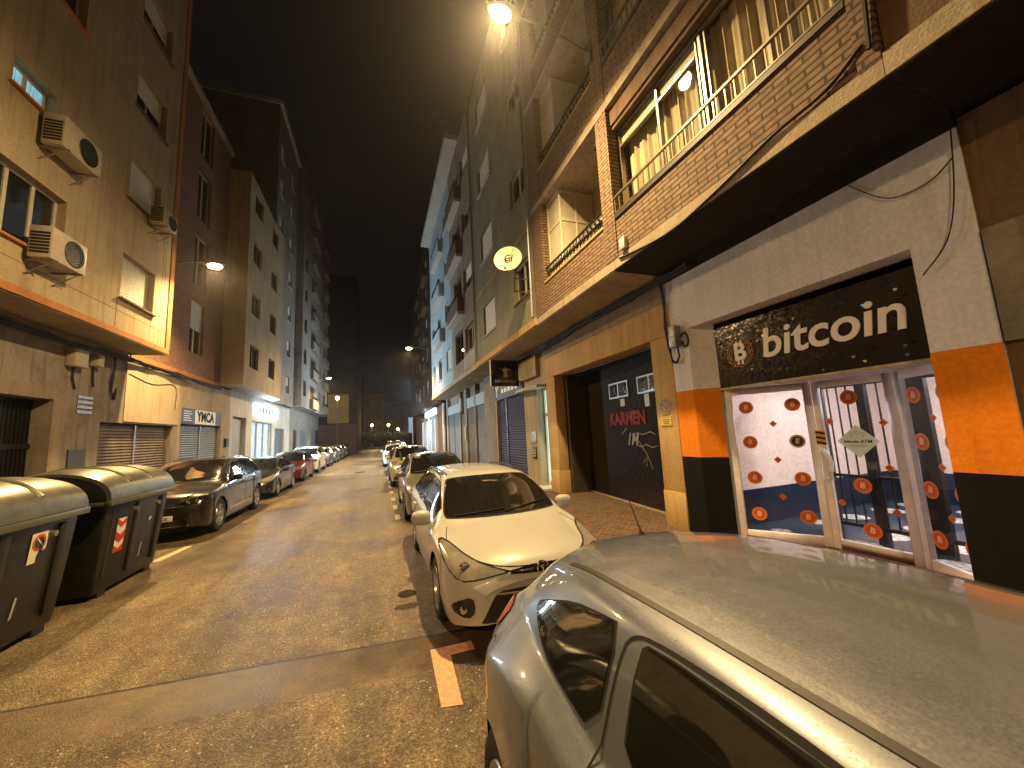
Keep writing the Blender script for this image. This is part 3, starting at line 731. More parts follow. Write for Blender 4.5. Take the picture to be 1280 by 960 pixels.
def window(bld, side, X, u0, u1, z0, z1, style='two', depth=.16, sill=None, fr=None):
    """style: one/two/three leaves, 'shut' (roller shutter down), 'half', 'lit'"""
    w, h = round(u1 - u0, 2), round(z1 - z0, 2); key = (side, w, h, style, depth, sill.name if sill else 0, fr.name if fr else 0)
    if key not in WC:
        fm = fr or M_frame; X0 = 0.0; s = side; bk = -depth + .004
        f = MB(); t = .05
        fbox(f, s, X0, bk, bk + .05, 0, w, 0, t); fbox(f, s, X0, bk, bk + .05, 0, w, h - t, h)
        fbox(f, s, X0, bk, bk + .05, 0, t, t, h - t); fbox(f, s, X0, bk, bk + .05, w - t, w, t, h - t)
        k = {'one': 1, 'two': 2, 'three': 3, 'lit': 2, 'half': 2}.get(style, 1)
        for i in range(1, k): fbox(f, s, X0, bk, bk + .045, w * i / k - .035, w * i / k + .035, t, h - t)
        o = f.build('window', fm, None, bevel=.004, seg=1)
        g = MB(); fbox(g, s, X0, bk + .004, bk + .016, t, w - t, t, h - t); pn = g.build('pane', M_lit if style == 'lit' else M_pane, None); pn.parent = o
        if style in ('shut', 'half'):
            q = MB(); zlo = h * (.45 if style == 'half' else 0) + .02; z = zlo
            while z < h - .02:
                a = bk + .055; q.poly([P(s, 0, a, t*.5, z), P(s, 0, a, w - t*.5, z), P(s, 0, a + .014, w - t*.5, z + .022), P(s, 0, a + .014, t*.5, z + .022)])
                q.poly([P(s, 0, a + .014, t*.5, z + .022), P(s, 0, a + .014, w - t*.5, z + .022), P(s, 0, a, w - t*.5, z + .05), P(s, 0, a, t*.5, z + .05)]); z += .05
            sh = q.build('roller_shutter', M_pers, None); sh.parent = o
        if sill:
            q = MB(); fbox(q, s, 0, -depth + .05, .07, -.06, w + .06, -.05, .0); sl = q.build('sill', sill, None, bevel=.006, seg=1); sl.parent = o
        WC[key] = o; c = o
    else: c = clone(WC[key])
    c.parent = bld; c.location = Vector((X, u0, z0)) - worldpos(bld)
    return c
def rshutter(bld, side, X, u0, u1, z0, z1, mat, pitch=.09, split=None, out=-.1, name='roller_shutter'):
    b = MB(); z = z0
    while z < z1 - .01:
        zz = min(z + pitch, z1)
        b.poly([P(side, X, out, u0, z), P(side, X, out, u1, z), P(side, X, out + .022, u1, z + (zz-z) * .45), P(side, X, out + .022, u0, z + (zz-z) * .45)])
        b.poly([P(side, X, out + .022, u0, z + (zz-z) * .45), P(side, X, out + .022, u1, z + (zz-z) * .45), P(side, X, out, u1, zz), P(side, X, out, u0, zz)]); z = zz
    o = b.build(name, mat, bld)
    f = MB()
    for u in [u0, u1] + ([split] if split else []): fbox(f, side, X, out - .01, out + .05, u - .035, u + .035, z0, z1)
    fbox(f, side, X, out - .01, out + .04, u0, u1, z0 - .0, z0 + .07)
    f.build('guide_rail', M_metal, o)
    return o
def railing(bld, side, X, out, u0, u1, z0, z1, mat=M_iron, step=.12, fancy=False):
    b = MB(); x = X - side * out
    b.box(x - .02, x + .02, u0, u1, z1 - .03, z1); b.box(x - .012, x + .012, u0, u1, z0 + .02, z0 + .04)
    u = u0 + step / 2
    while u < u1:
        b.box(x - .008, x + .008, u - .008, u + .008, z0, z1 - .02)
        if fancy: b.lathe([(.035, -.05), (.05, 0), (.035, .05)], (x, u, (z0 + z1) / 2), 'Z', 6)
        u += step
    return b.build('railing', mat, bld)
def balcony(bld, side, X, out, u0, u1, z0, mat, h=.95, fascia=None, solid=True):
    b = MB(); fbox(b, side, X, .002, out, u0, u1, z0 - .16, z0); o = b.build('balcony', fascia or W_palest, bld)
    if solid:
        q = MB(); fbox(q, side, X, out - .1, out - .003, u0 + .003, u1 - .003, z0, z0 + h * .7); fbox(q, side, X, .002, out - .1, u0 + .003, u0 + .09, z0, z0 + h * .7); fbox(q, side, X, .002, out - .1, u1 - .09, u1 - .003, z0, z0 + h * .7); q.build('parapet', mat, o)
    x = X - side * (out - .05); r = MB(); r.tube([(x, u0 + .03, z0 + h), (x, u1 - .03, z0 + h)], .02, 6)
    u = u0 + .05
    zl = z0 + (h * .7 if solid else 0)
    while u < u1: r.box(x - .007, x + .007, u - .007, u + .007, zl, z0 + h); u += .13
    r.build('railing', M_iron, o); return o

# ================================================================ GROUND
def road_material():
    m, t, p, o = nt('asphalt'); g = N(t, 'ShaderNodeNewGeometry'); Ps = g.outputs['Position']
    big = N(t, 'ShaderNodeTexNoise'); big.inputs['Scale'].default_value = .55; big.inputs['Detail'].default_value = 7; big.inputs['Roughness'].default_value = .65; t.links.new(Ps, big.inputs[0])
    mp = N(t, 'ShaderNodeMapping'); mp.inputs['Scale'].default_value = (2.2, .16, 1); t.links.new(Ps, mp.inputs[0])
    lane = N(t, 'ShaderNodeTexNoise'); lane.inputs['Scale'].default_value = .8; lane.inputs['Detail'].default_value = 5; t.links.new(mp.outputs[0], lane.inputs[0])
    v = N(t, 'ShaderNodeTexVoronoi'); v.inputs['Scale'].default_value = 95; t.links.new(Ps, v.inputs['Vector'])
    v2 = N(t, 'ShaderNodeTexVoronoi'); v2.inputs['Scale'].default_value = 38; t.links.new(Ps, v2.inputs['Vector'])
    fine = N(t, 'ShaderNodeTexNoise'); fine.inputs['Scale'].default_value = 30; fine.inputs['Detail'].default_value = 8; fine.inputs['Roughness'].default_value = .8; t.links.new(Ps, fine.inputs[0])
    r1 = ramp(t, [(.34, (.085, .056, .031)), (.5, (.175, .130, .072)), (.66, (.275, .215, .12))]); t.links.new(big.outputs[0], r1.inputs[0])
    r2 = ramp(t, [(.32, g3(.62)), (.62, g3(1.15))]); t.links.new(lane.outputs[0], r2.inputs[0])
    r3 = ramp(t, [(.0, g3(.3)), (.55, g3(.95)), (1, g3(1.9))]); t.links.new(v.outputs['Color'], r3.inputs[0])
    r4 = ramp(t, [(.3, g3(.45)), (.7, g3(1.5))]); t.links.new(fine.outputs[0], r4.inputs[0])
    med = N(t, 'ShaderNodeTexNoise'); med.inputs['Scale'].default_value = 4.5; med.inputs['Detail'].default_value = 9; med.inputs['Roughness'].default_value = .8; t.links.new(Ps, med.inputs[0])
    r5 = ramp(t, [(.34, (.50, .45, .41)), (.5, (.95, .93, .9)), (.66, (1.30, 1.27, 1.2))]); t.links.new(med.outputs[0], r5.inputs[0])
    c = mul(t, mul(t, mul(t, mul(t, r1.outputs[0], r2.outputs[0]), r3.outputs[0]), r4.outputs[0]), r5.outputs[0])
    # pale chippings in the wearing course
    chip = ramp(t, [(.90, g3(0)), (.93, g3(1))]); sep = N(t, 'ShaderNodeSeparateColor'); t.links.new(v2.outputs['Color'], sep.inputs[0]); t.links.new(sep.outputs[1], chip.inputs[0])
    dist = ramp(t, [(.20, g3(1)), (.36, g3(0))]); t.links.new(v2.outputs['Distance'], dist.inputs[0])
    cm = N(t, 'ShaderNodeMath', operation='MULTIPLY'); t.links.new(chip.outputs[0], cm.inputs[0]); t.links.new(dist.outputs[0], cm.inputs[1])
    mx = N(t, 'ShaderNodeMix', data_type='RGBA'); t.links.new(cm.outputs[0], mx.inputs[0]); t.links.new(c, mx.inputs[6]); mx.inputs[7].default_value = (.55, .5, .42, 1)
    # a sawn trench refilled with smoother, darker asphalt, with an open crack along its far edge
    sp = N(t, 'ShaderNodeSeparateXYZ'); t.links.new(Ps, sp.inputs[0])
    wob = N(t, 'ShaderNodeMath', operation='MULTIPLY_ADD'); t.links.new(fine.outputs[0], wob.inputs[0]); wob.inputs[1].default_value = .05; wob.inputs[2].default_value = -.025
    sl = N(t, 'ShaderNodeMath', operation='MULTIPLY_ADD'); t.links.new(sp.outputs[0], sl.inputs[0]); sl.inputs[1].default_value = .095; t.links.new(sp.outputs[1], sl.inputs[2])
    yy = N(t, 'ShaderNodeMath', operation='ADD'); t.links.new(sl.outputs[0], yy.inputs[0]); t.links.new(wob.outputs[0], yy.inputs[1])
    def band(c0, hw, soft):
        a = N(t, 'ShaderNodeMath', operation='SUBTRACT'); t.links.new(yy.outputs[0], a.inputs[0]); a.inputs[1].default_value = c0
        b = N(t, 'ShaderNodeMath', operation='ABSOLUTE'); t.links.new(a.outputs[0], b.inputs[0])
        r = N(t, 'ShaderNodeMapRange'); r.inputs[1].default_value = hw; r.inputs[2].default_value = hw + soft; r.inputs[3].default_value = 1; r.inputs[4].default_value = 0
        t.links.new(b.outputs[0], r.inputs[0]); return r.outputs[0]
    tr = band(3.80, .27, .03); ck = band(4.085, .010, .012); ck2 = band(3.55, .004, .01)
    m2 = N(t, 'ShaderNodeMix', data_type='RGBA'); t.links.new(tr, m2.inputs[0]); t.links.new(mx.outputs[2], m2.inputs[6]); t.links.new(mul(t, mul(t, mul(t, r1.outputs[0], r5.outputs[0]), r4.outputs[0]), (.58, .52, .48)), m2.inputs[7])
    m3 = N(t, 'ShaderNodeMix', data_type='RGBA'); t.links.new(ck, m3.inputs[0]); t.links.new(m2.outputs[2], m3.inputs[6]); m3.inputs[7].default_value = (.012, .01, .008, 1)
    t.links.new(m3.outputs[2], p.inputs['Base Color'])
    rr = N(t, 'ShaderNodeMapRange'); rr.inputs[1].default_value = .3; rr.inputs[2].default_value = .7; rr.inputs[3].default_value = .30; rr.inputs[4].default_value = .62; t.links.new(big.outputs[0], rr.inputs[0]); t.links.new(rr.outputs[0], p.inputs['Roughness'])
    h = N(t, 'ShaderNodeMath', operation='ADD'); t.links.new(v.outputs['Distance'], h.inputs[0]); t.links.new(fine.outputs[0], h.inputs[1])
    h1 = N(t, 'ShaderNodeMath', operation='MULTIPLY_ADD'); t.links.new(tr, h1.inputs[0]); h1.inputs[1].default_value = -.55; h1.inputs[2].default_value = .8
    b = N(t, 'ShaderNodeBump'); b.inputs['Distance'].default_value = .012; t.links.new(h1.outputs[0], b.inputs['Strength']); t.links.new(h.outputs[0], b.inputs['Height']); t.links.new(b.outputs[0], p.inputs['Normal'])
    return m
M_road = road_material()
M_kerb = wallmat('kerb_stone', (.26, .24, .20), .35)
M_pave = brickmat('paving_clay', (.23, .13, .075), (.15, .085, .05), (.05, .038, .028), .22, .11, .009)
# paving lies flat: give it its own x/y mapping
def flat_brick(name, c1, c2, mo, w, h, ms, rot=0.):
    m = brickmat(name, c1, c2, mo, w, h, ms); t = m.node_tree
    g = [n for n in t.nodes if n.type == 'NEW_GEOMETRY'][0]; b = [n for n in t.nodes if n.type == 'TEX_BRICK'][0]
    mp = N(t, 'ShaderNodeMapping'); mp.inputs['Rotation'].default_value = (0, 0, rot); t.links.new(g.outputs['Position'], mp.inputs[0]); t.links.new(mp.outputs[0], b.inputs['Vector']); return m
M_pave = flat_brick('paving_blocks', (.17, .108, .066), (.11, .068, .042), (.045, .035, .025), .20, .10, .010, math.radians(45))
M_tile = flat_brick('paving_tiles', (.24, .21, .17), (.19, .17, .14), (.07, .06, .05), .3, .3, .008)
b = MB(); b.poly([(-400, -60, -.02), (400, -60, -.02), (400, 500, -.02), (-400, 500, -.02)]); struct(b, 'ground', simple('far_ground', (.06, .05, .04), .9, var=.2, vs=.3))
b = MB(); b.poly([(-5.55, -12, 0), (2.5, -12, 0), (2.5, 56, 0), (-5.55, 56, 0)]); struct(b, 'road', M_road)
b = MB(); b.poly([(-60, 56, -.004), (60, 56, -.004), (60, 76, -.004), (-60, 76, -.004)]); struct(b, 'cross_road', M_road)
for nm, x0, x1 in (('kerb_left', -5.55, -5.42), ('kerb_right', 2.45, 2.58)):
    b = MB()
    y = -12
    while y < 56: b.box(x0, x1, y, min(y + .99, 56), -.1, .115); y += 1.0
    struct(b, nm, M_kerb, bevel=.012, seg=1)
b = MB(); b.box(2.58, 6.3, -12, 56, -.1, .11); struct(b, 'pavement_right', M_pave)
b = MB(); b.box(-7.2, -5.55, -12, 56, -.1, .11); struct(b, 'pavement_left', M_tile)
b = MB(); b.box(-60, 60, 76, 130, -.1, .1); struct(b, 'plaza', M_tile)
M_mark = simple('road_paint', (.62, .30, .17), .6, var=.35, vs=18)
M_markw = simple('road_paint_pale', (.50, .42, .26), .6, var=.4, vs=18)
b = MB(); b.poly([(.42, 3.0, .004), (.57, 2.97, .004), (.60, 3.62, .004), (.82, 3.62, .004), (.82, 3.77, .004), (.44, 3.78, .004)]); struct(b, 'parking_corner_marking', M_mark)
for y in (9.7, 11.1, 12.6, 14.2, 15.8, 17.6, 19.6): 
    b = MB(); b.poly([(.38, y, .004), (.50, y, .004), (.50, y + .62, .004), (.38, y + .62, .004)]); struct(b, 'lane_marking', M_markw)
b = MB(); b.poly([(-3.78, 8.6, .004), (-3.62, 8.6, .004), (-3.50, 9.55, .004), (-3.64, 9.55, .004)]); struct(b, 'bay_marking', M_markw)
def cover(x, y, r, label):
    b = MB(); b.lathe([(.001, .008), (r * .9, .008), (r * .92, .002), (r * .96, .002), (r, .008), (r * 1.05, .004)], (x, y, 0), 'Z', 28)
    for k in range(-3, 4):
        hw = math.sqrt(max(0, (r * .8) ** 2 - (k * r * .24) ** 2)); b.box(x - hw, x + hw, y + k * r * .24 - .008, y + k * r * .24 + .008, .006, .012)
    tag(b.build('manhole_cover', simple('cast_iron', (.035, .03, .026), .5, metal=.6, var=.4, vs=30)), label, 'manhole cover')
cover(.33, 5.17, .11, 'small round iron valve cover in the road beside the cream estate car')
cover(-1.05, 24.5, .32, 'larger round manhole cover in mid road beside the white off-road car')

# ================================================================ STREET LAMPS
M_lampbody = simple('lamp_grey', (.16, .16, .15), .5, metal=.5)
M_lens = simple('sodium_lens', (1, .8, .4), .3, emit=(1., .76, .38), es=60)
def street_lamp(x, y, z, xw, zw, power, label, tilt=1):
    r = empty('street_lamp', (xw, y, zw), label, 'street lamp', 'street lamps on wall brackets')
    d = 1 if x > xw else -1; b = MB(); k = 8; pts = []
    for i in range(k + 1):
        u = i / k; pts.append((xw + (x - d * .25 - xw) * u, y, zw + (z + .07 - zw) * math.sin(u * PI / 2)))
    b.tube(pts, .028, 8); b.build('arm', M_lampbody, r, smooth=True)
    b = MB(); b.box(xw - .03 * 1, xw + .03, y - .09, y + .09, zw - .2, zw + .2); b.build('wall_bracket', M_lampbody, r, bevel=.008)
    b = MB(); b.ball((x - d * .02, y, z + .07), .34, .13, .09, 16, .8); h = b.build('lamp_head', M_lampbody, r, smooth=True)
    b = MB(); b.ball((x + d * .05, y, z - .02), .20, .13, .10, 16); b.build('lens', M_lens, r, smooth=True)
    l = bpy.data.lights.new('lamp_light', 'SPOT'); l.energy = power; l.color = sod; l.shadow_soft_size = .10; l.spot_size = math.radians(156); l.spot_blend = .95
    o = bpy.data.objects.new('lamp_light', l); COL.objects.link(o); o.parent = r; o.location = Vector((x + d * .05, y, z - .16)) - Vector((xw, y, zw)) + Vector((0, 0, -.03)); o.rotation_euler = (0, d * math.radians(-17), 0)
    return r
LP = 5700
street_lamp(2.15, 5.45, 9.45, 3.9, 9.2, LP, 'sodium street lamp on the brick pillar between bay window and loggia, above the cream estate')
street_lamp(-5.0, 13.95, 7.75, -6.7, 7.6, LP * .72, 'sodium street lamp on the red brick building above the brown roller shutters')
street_lamp(2.15, 27.3, 8.3, 3.9, 8.2, LP, 'sodium street lamp on the pale blue grey building past the satellite dish')
street_lamp(-4.9, -8.0, 7.9, -5.8, 7.75, LP, 'street lamp on the cream flats on the near side of the waste containers')
street_lamp(2.15, -16.0, 9.4, 3.9, 9.2, LP, 'street lamp on the brown rendered building near the start of the street')
street_lamp(-4.6, 40.0, 8.05, -5.8, 7.9, LP * .8, 'sodium street lamp on the tall pale flats with stacked balconies')
# ================================================================ RIGHT SIDE: BRICK BUILDING WITH THE SHOP AND THE GARAGE
XR, XU = 5.0, 3.95
A = empty('apartment_building', (5.0, 5.3, 0), 'brick building with bay window and loggia over the black signed coin shop and garage', 'building')
def part(nm, mat, fn, parent=None, **k):
    b = MB(); fn(b); return b.build(nm, mat, parent if parent is not None else A, **k)
# ground floor shell of the shop
def f(b):
    b.box(5.0, 5.3, 4.86, 5.26, 0, 4.55); b.box(5.0, 5.3, 1.52, 1.97, 0, 4.55); b.box(5.0, 5.3, 1.97, 4.86, 3.56, 4.55)
    b.prism([(5.0, 4.86, .11), (5.25, 4.55, .11), (5.3, 4.86, .11)], (0, 0, 3.45))
    b.box(5.3, 5.38, 4.56, 5.0, 0, 2.6); b.box(5.3, 10.6, 5.0, 5.26, 0, 4.55); b.box(5.3, 6.2, 1.55, 1.80, 0, 4.55)
    b.box(5.26, 6.25, 1.80, 4.7, 2.47, 2.60)
part('wall', W_white, f)
part('orange_band', W_orangeband, lambda b: (b.box(4.994, 5.0, 4.86, 5.26, 1.38, 2.50), b.box(4.994, 5.0, 1.52, 1.97, 1.38, 2.50), b.prism([(4.994, 4.86, 1.38), (5.0, 4.86, 1.38), (5.25, 4.55, 1.38), (5.244, 4.546, 1.38)], (0, 0, 1.12))))
part('black_base', W_blackband, lambda b: (b.box(4.994, 5.0, 4.86, 5.26, .11, 1.377), b.box(4.994, 5.0, 1.52, 1.97, .11, 1.377), b.prism([(4.994, 4.86, .11), (5.0, 4.86, .11), (5.25, 4.55, .11), (5.244, 4.546, .11)], (0, 0, 1.267))))
part('door_step', wallmat('terracotta_step', (.22, .10, .07), .2), lambda b: b.prism([(5.02, 4.84, .10), (5.34, 4.6, .10), (5.96, 3.66, .10), (6.0, 2.68, .10), (5.5, 1.84, .10), (5.02, 1.98, .10)], (0, 0, .05)))
# sign
S = empty('shop_sign', (5.25, 3.2, 2.48), 'black sequined shop sign with a coin emblem and white slanted letters', 'sign')
def seq():
    m, t, p, o = nt('sequins'); g = N(t, 'ShaderNodeNewGeometry'); mp = N(t, 'ShaderNodeMapping'); mp.inputs['Scale'].default_value = (1, 30, 42); t.links.new(g.outputs['Position'], mp.inputs[0])
    v = N(t, 'ShaderNodeTexVoronoi'); v.inputs['Scale'].default_value = 1.0; v.inputs['Randomness'].default_value = .35; t.links.new(mp.outputs[0], v.inputs['Vector'])
    p.inputs['Base Color'].default_value = (.010, .009, .010, 1); p.inputs['Roughness'].default_value = .2; p.inputs['Specular IOR Level'].default_value = .35
    nm = N(t, 'ShaderNodeNormalMap'); nm.space = 'OBJECT'
    vm = N(t, 'ShaderNodeVectorMath', operation='MULTIPLY_ADD'); t.links.new(v.outputs['Color'], vm.inputs[0]); vm.inputs[1].default_value = (.0, .8, .8); vm.inputs[2].default_value = (.0, -.4, -.4)
    sc_ = N(t, 'ShaderNodeSeparateColor'); t.links.new(v.outputs['Color'], sc_.inputs[0]); rp = ramp(t, [(.93, g3(.10)), (.96, g3(1))]); t.links.new(sc_.outputs[0], rp.inputs[0])
    v2_ = N(t, 'ShaderNodeVectorMath', operation='MULTIPLY_ADD'); t.links.new(vm.outputs[0], v2_.inputs[0]); t.links.new(rp.outputs[0], v2_.inputs[1]); v2_.inputs[2].default_value = (-1, 0, 0)
    nn = N(t, 'ShaderNodeVectorMath', operation='NORMALIZE'); t.links.new(v2_.outputs[0], nn.inputs[0]); t.links.new(nn.outputs[0], p.inputs['Normal'])
    return m
part('sign_panel', seq(), lambda b: b.box(5.25, 5.33, 1.80, 4.55, 2.48, 3.46), S)
M_letter = simple('letter_white', (.84, .80, .76), .45)
text('bitcoin', (5.246, 3.79, 3.01), 'R', .585, M_letter, S, 'lettering', depth=.012, bold=.009, shear=.12, sx=1.0)
M_coinring = simple('coin_orange', (.45, .20, .05), .3, metal=.6, var=.6, vs=60)  # orange-brown metal with uneven tone
part('coin_mark', M_coinring, lambda b: [b.ball((5.243, 4.13 + .21 * q * math.cos(a), 2.98 + .21 * q * math.sin(a)), .006, .014, .012, 6) for q in (1, .84, .68) for a in [2 * PI * i / int(44 * q) + q for i in range(int(44 * q))]], S)
text('B', (5.238, 4.225, 2.985), 'R', .36, M_letter, S, 'coin_letter', depth=.010, bold=.012)
part('coin_strokes', M_letter, lambda b: [b.box(5.236, 5.246, y - .014, y + .014, z - .035, z + .035) for y in (4.165, 4.095) for z in (3.13, 2.835)], S)
part('sign_trim', simple('trim_yellowed', (.40, .33, .22), .6, var=.3), lambda b: b.box(5.235, 5.33, 1.80, 4.56, 2.445, 2.478), S)
# shopfront of three glazed leaves set back from the wall
M_doorfr = simple('door_frame_paint', (.80, .77, .82), .45, var=.12, vs=7, bump=.1)
M_coin = simple('sticker_orange', (.62, .10, .02), .4)
M_coin2 = simple('sticker_gold', (.70, .26, .05), .4)
M_stl = simple('sticker_letter', (.85, .62, .45), .4)
M_coind = simple('sticker_dark', (.02, .018, .018), .4)
def leaf(nm, p0, p1, z0, z1, coins, diamonds, fw=.09, label=None):
    a = Vector((*p0, 0)); d = Vector((p1[0]-p0[0], p1[1]-p0[1], 0)); w = d.length; d.normalize(); n = Vector((d.y, -d.x, 0))
    if n.x > 0: n = -n
    def X(v): return tuple(a + d * v[0] + n * v[1] + Vector((0, 0, v[2])))
    def tr(b): b.v = [X(v) for v in b.v]; return b
    b = MB(); b.box(0, fw, -.03, .03, z0, z1); b.box(w - fw, w, -.03, .03, z0, z1); b.box(fw, w - fw, -.03, .03, z0, z0 + .13); b.box(fw, w - fw, -.03, .03, z1 - .10, z1)
    o = tr(b).build(nm, M_doorfr, A, bevel=.006)
    if label: o['label'] = label
    b = MB(); b.poly([(fw, 0, z0 + .13), (w - fw, 0, z0 + .13), (w - fw, 0, z1 - .10), (fw, 0, z1 - .10)]); tr(b).build('pane', M_glass, o)
    gw, gh = w - 2 * fw, z1 - z0 - .23
    rot = math.atan2(d.y, d.x)
    for (u, v, dark) in coins:
        c = Vector(X((fw + gw * u, .007, z1 - .10 - gh * v))); r = .098
        b = MB()
        b.lathe([(.001, .0), (r * .86, .0), (r * .86, .0)], (fw + gw * u, .0065, z1 - .10 - gh * v), 'Y', 22)
        st = tr(b).build('coin_sticker', M_coind if dark else M_coin, o)
        b = MB(); b.lathe([(r * .86, .0), (r, .0)], (fw + gw * u, .0065, z1 - .10 - gh * v), 'Y', 22); b.lathe([(r * .74, .0012), (r * .80, .0012)], (fw + gw * u, .0065, z1 - .10 - gh * v), 'Y', 22); tr(b).build('sticker_rim', M_coin2 if not dark else M_stl, st)
        q = text('E' if dark else 'B', tuple(c + n * .002), rot, .10, M_stl, st, 'sticker_letter', align='CENTER', depth=.0008, bold=.003, rot=-.2)
    for (u, v) in diamonds:
        s = .05; cx, cz = fw + gw * u, z1 - .10 - gh * v
        b = MB(); b.poly([(cx - s, .0065, cz), (cx, .0065, cz - s), (cx + s, .0065, cz), (cx, .0065, cz + s)]); st = tr(b).build('diamond_sticker', M_coin2, o)
        b = MB(); s = .036; b.poly([(cx - s, .0078, cz), (cx, .0078, cz - s), (cx + s, .0078, cz), (cx, .0078, cz + s)]); tr(b).build('diamond_centre', M_coin, st)
    return o, X, tr, n, rot, w
zc = (.1, .36, .62, .88); zd = (.23, .49, .75)
leaf('shop_window', (5.30, 4.54), (5.93, 3.64), .15, 2.45, [(u, v, (u > .5 and v == .36)) for u in (.2, .84) for v in zc], [(.55, v) for v in zd], label='splayed pane in front of the white and navy room wall')
dr, X, tr, n, rot, w = leaf('shop_door', (5.93, 3.62), (5.97, 2.72), .15, 2.45, [(.46, .08, False), (.46, .64, False), (.50, .91, False)], [(.10, .23), (.90, .25), (.88, .52), (.10, .76), (.88, .78)], label='middle pane door with a white diamond notice')
leaf('shop_window', (5.97, 2.70), (5.44, 1.83), .15, 2.45, [(u, v, False) for u in (.16, .62) for v in zc], [(.40, v) for v in zd], label='splayed pane with the thick dark gate post behind it')
b = MB(); cx, cz, s = w * .50, 1.60, .215; b.prism([(cx - s * 1.05, .008, cz), (cx, .008, cz - s), (cx + s * 1.05, .008, cz), (cx, .008, cz + s)], (0, .004, 0)); nb = tr(b).build('door_notice', simple('notice_white', (.62, .78, .98), .4), dr)
text('bitcoin ATM', tuple(Vector(X((cx, .014, cz)))), rot + (PI if False else 0), .062, M_seam, nb, 'notice_text', align='CENTER', depth=.0008, bold=.001) if False else None
dnv = -n
ang = math.atan2(-1, 0)
text('bitcoin ATM', tuple(Vector(X((cx, .0135, cz - .005)))), rot, .060, M_seam, dr, 'notice_text', align='CENTER', depth=.0008, bold=.001)
b = MB()
for k, dx in enumerate((-.06, 0, .06)): b.lathe([(.018, 0), (.024, 0)], (cx + dx, .0135, cz + .095 + (.012 if k == 1 else 0)), 'Y', 14); b.box(cx + dx - .003, cx + dx + .003, .013, .0138, cz + .045, cz + .07)
tr(b).build('notice_mark', simple('notice_grey', (.25, .27, .3), .5), dr)
b = MB(); b.box(cx - .10, cx + .10, .013, .0138, cz - .058, cz - .050); b.box(cx - .075, cx + .075, .013, .0138, cz - .078, cz - .072); tr(b).build('notice_mark', M_metal, dr)
b = MB(); b.tube([(.03, .03, 1.44), (.08, .09, 1.47), (.14, .12, 1.41), (.165, .125, 1.32), (.155, .12, 1.20), (.11, .09, 1.10), (.05, .03, 1.06)], .030, 10); tr(b).build('door_handle', simple('handle_white', (.78, .88, .98), .25, coat=.5), dr, smooth=True)
b = MB(); b.box(-.02, .10, .033, .036, 1.55, 1.75); hz = tr(b).build('hazard_sticker', simple('hazard_yellow', (.55, .33, .05), .5), dr)
b = MB()
for k in range(3): z = 1.56 + k * .07; b.prism([(-.02, .0365, z + .045), (-.02, .0365, z + .015), (.10, .0365, z - .03 + .02), (.10, .0365, z + .02)], (0, .001, 0))
tr(b).build('hazard_stripe', M_seam, hz)
# room behind the glass
part('room_wall', wallmat('room_pink', (.80, .62, .54), .08, .05), lambda b: (b.box(5.38, 10.4, 4.97, 4.998, .74, 2.9), b.box(10.3, 10.4, -1.4, 4.97, .74, 2.9), b.box(6.25, 10.4, -1.5, -1.4, .74, 2.9)))
part('room_dado', wallmat('room_navy', (.009, .017, .038), .1, .05), lambda b: (b.box(5.38, 10.4, 4.964, 4.998, .1, .737), b.box(10.294, 10.4, -1.4, 4.964, .1, .737), b.box(6.25, 10.4, -1.5, -1.394, .1, .737)))
part('room_ceiling', W_white, lambda b: b.box(5.38, 10.4, -1.5, 4.96, 2.9, 3.0))
def floor_mat():
    m, t, p, o = nt('shop_floor'); g = N(t, 'ShaderNodeNewGeometry')
    mp = N(t, 'ShaderNodeMapping'); mp.inputs['Scale'].default_value = (1, 1, 0); t.links.new(g.outputs[0], mp.inputs[0])
    v = N(t, 'ShaderNodeTexVoronoi'); v.inputs['Scale'].default_value = 1.15; v.inputs['Randomness'].default_value = .25; t.links.new(mp.outputs[0], v.inputs['Vector'])
    r = ramp(t, [(.0, (.75, .68, .62)), (.27, (.72, .66, .6)), (.29, (.05, .075, .11)), (1, (.04, .06, .09))]); t.links.new(v.outputs['Distance'], r.inputs[0])
    n = N(t, 'ShaderNodeTexNoise'); n.inputs['Scale'].default_value = 14; n.inputs['Detail'].default_value = 4; t.links.new(g.outputs[0], n.inputs[0])
    r2 = ramp(t, [(.35, g3(.5)), (.65, g3(1.4))]); t.links.new(n.outputs[0], r2.inputs[0]); t.links.new(mul(t, r.outputs[0], r2.outputs[0]), p.inputs['Base Color']); p.inputs['Roughness'].default_value = .18; return m
part('room_floor', floor_mat(), lambda b: (b.prism([(5.40, 4.55, .151), (5.98, 3.66, .151), (6.02, 2.70, .151), (5.98, 1.9, .151), (6.3, 1.9, .151), (6.3, 4.96, .151), (5.40, 4.96, .151)], (0, 0, .004)), b.box(6.3, 10.3, 1.5, 4.96, .10, .155), b.box(6.25, 10.3, -1.4, 1.5, .10, .155)))
for i, (x, y, lb) in enumerate(((7.2, 3.4, 'white ceiling tube light above the barred gate inside the shop'), (7.2, 1.2, 'white ceiling tube light before the cash machine in the shop'), (9.0, 2.4, 'white ceiling tube light by the rear wall of the shop'))):
    r = empty('ceiling_light', (x, y, 2.86), lb, 'ceiling light', 'tube lights in the shop')
    part('housing', M_white, lambda b: b.box(x - .09, x + .09, y - .62, y + .62, 2.84, 2.895), r)
    part('tube', simple('tube_glow', (.8, .9, 1), .4, emit=(1., .95, .95), es=170), lambda b: b.box(x - .05, x + .05, y - .6, y + .6, 2.815, 2.838), r)
G = empty('security_gate', (6.7, 3.0, .12), 'black barred sliding gate standing inside the shop door', 'gate')
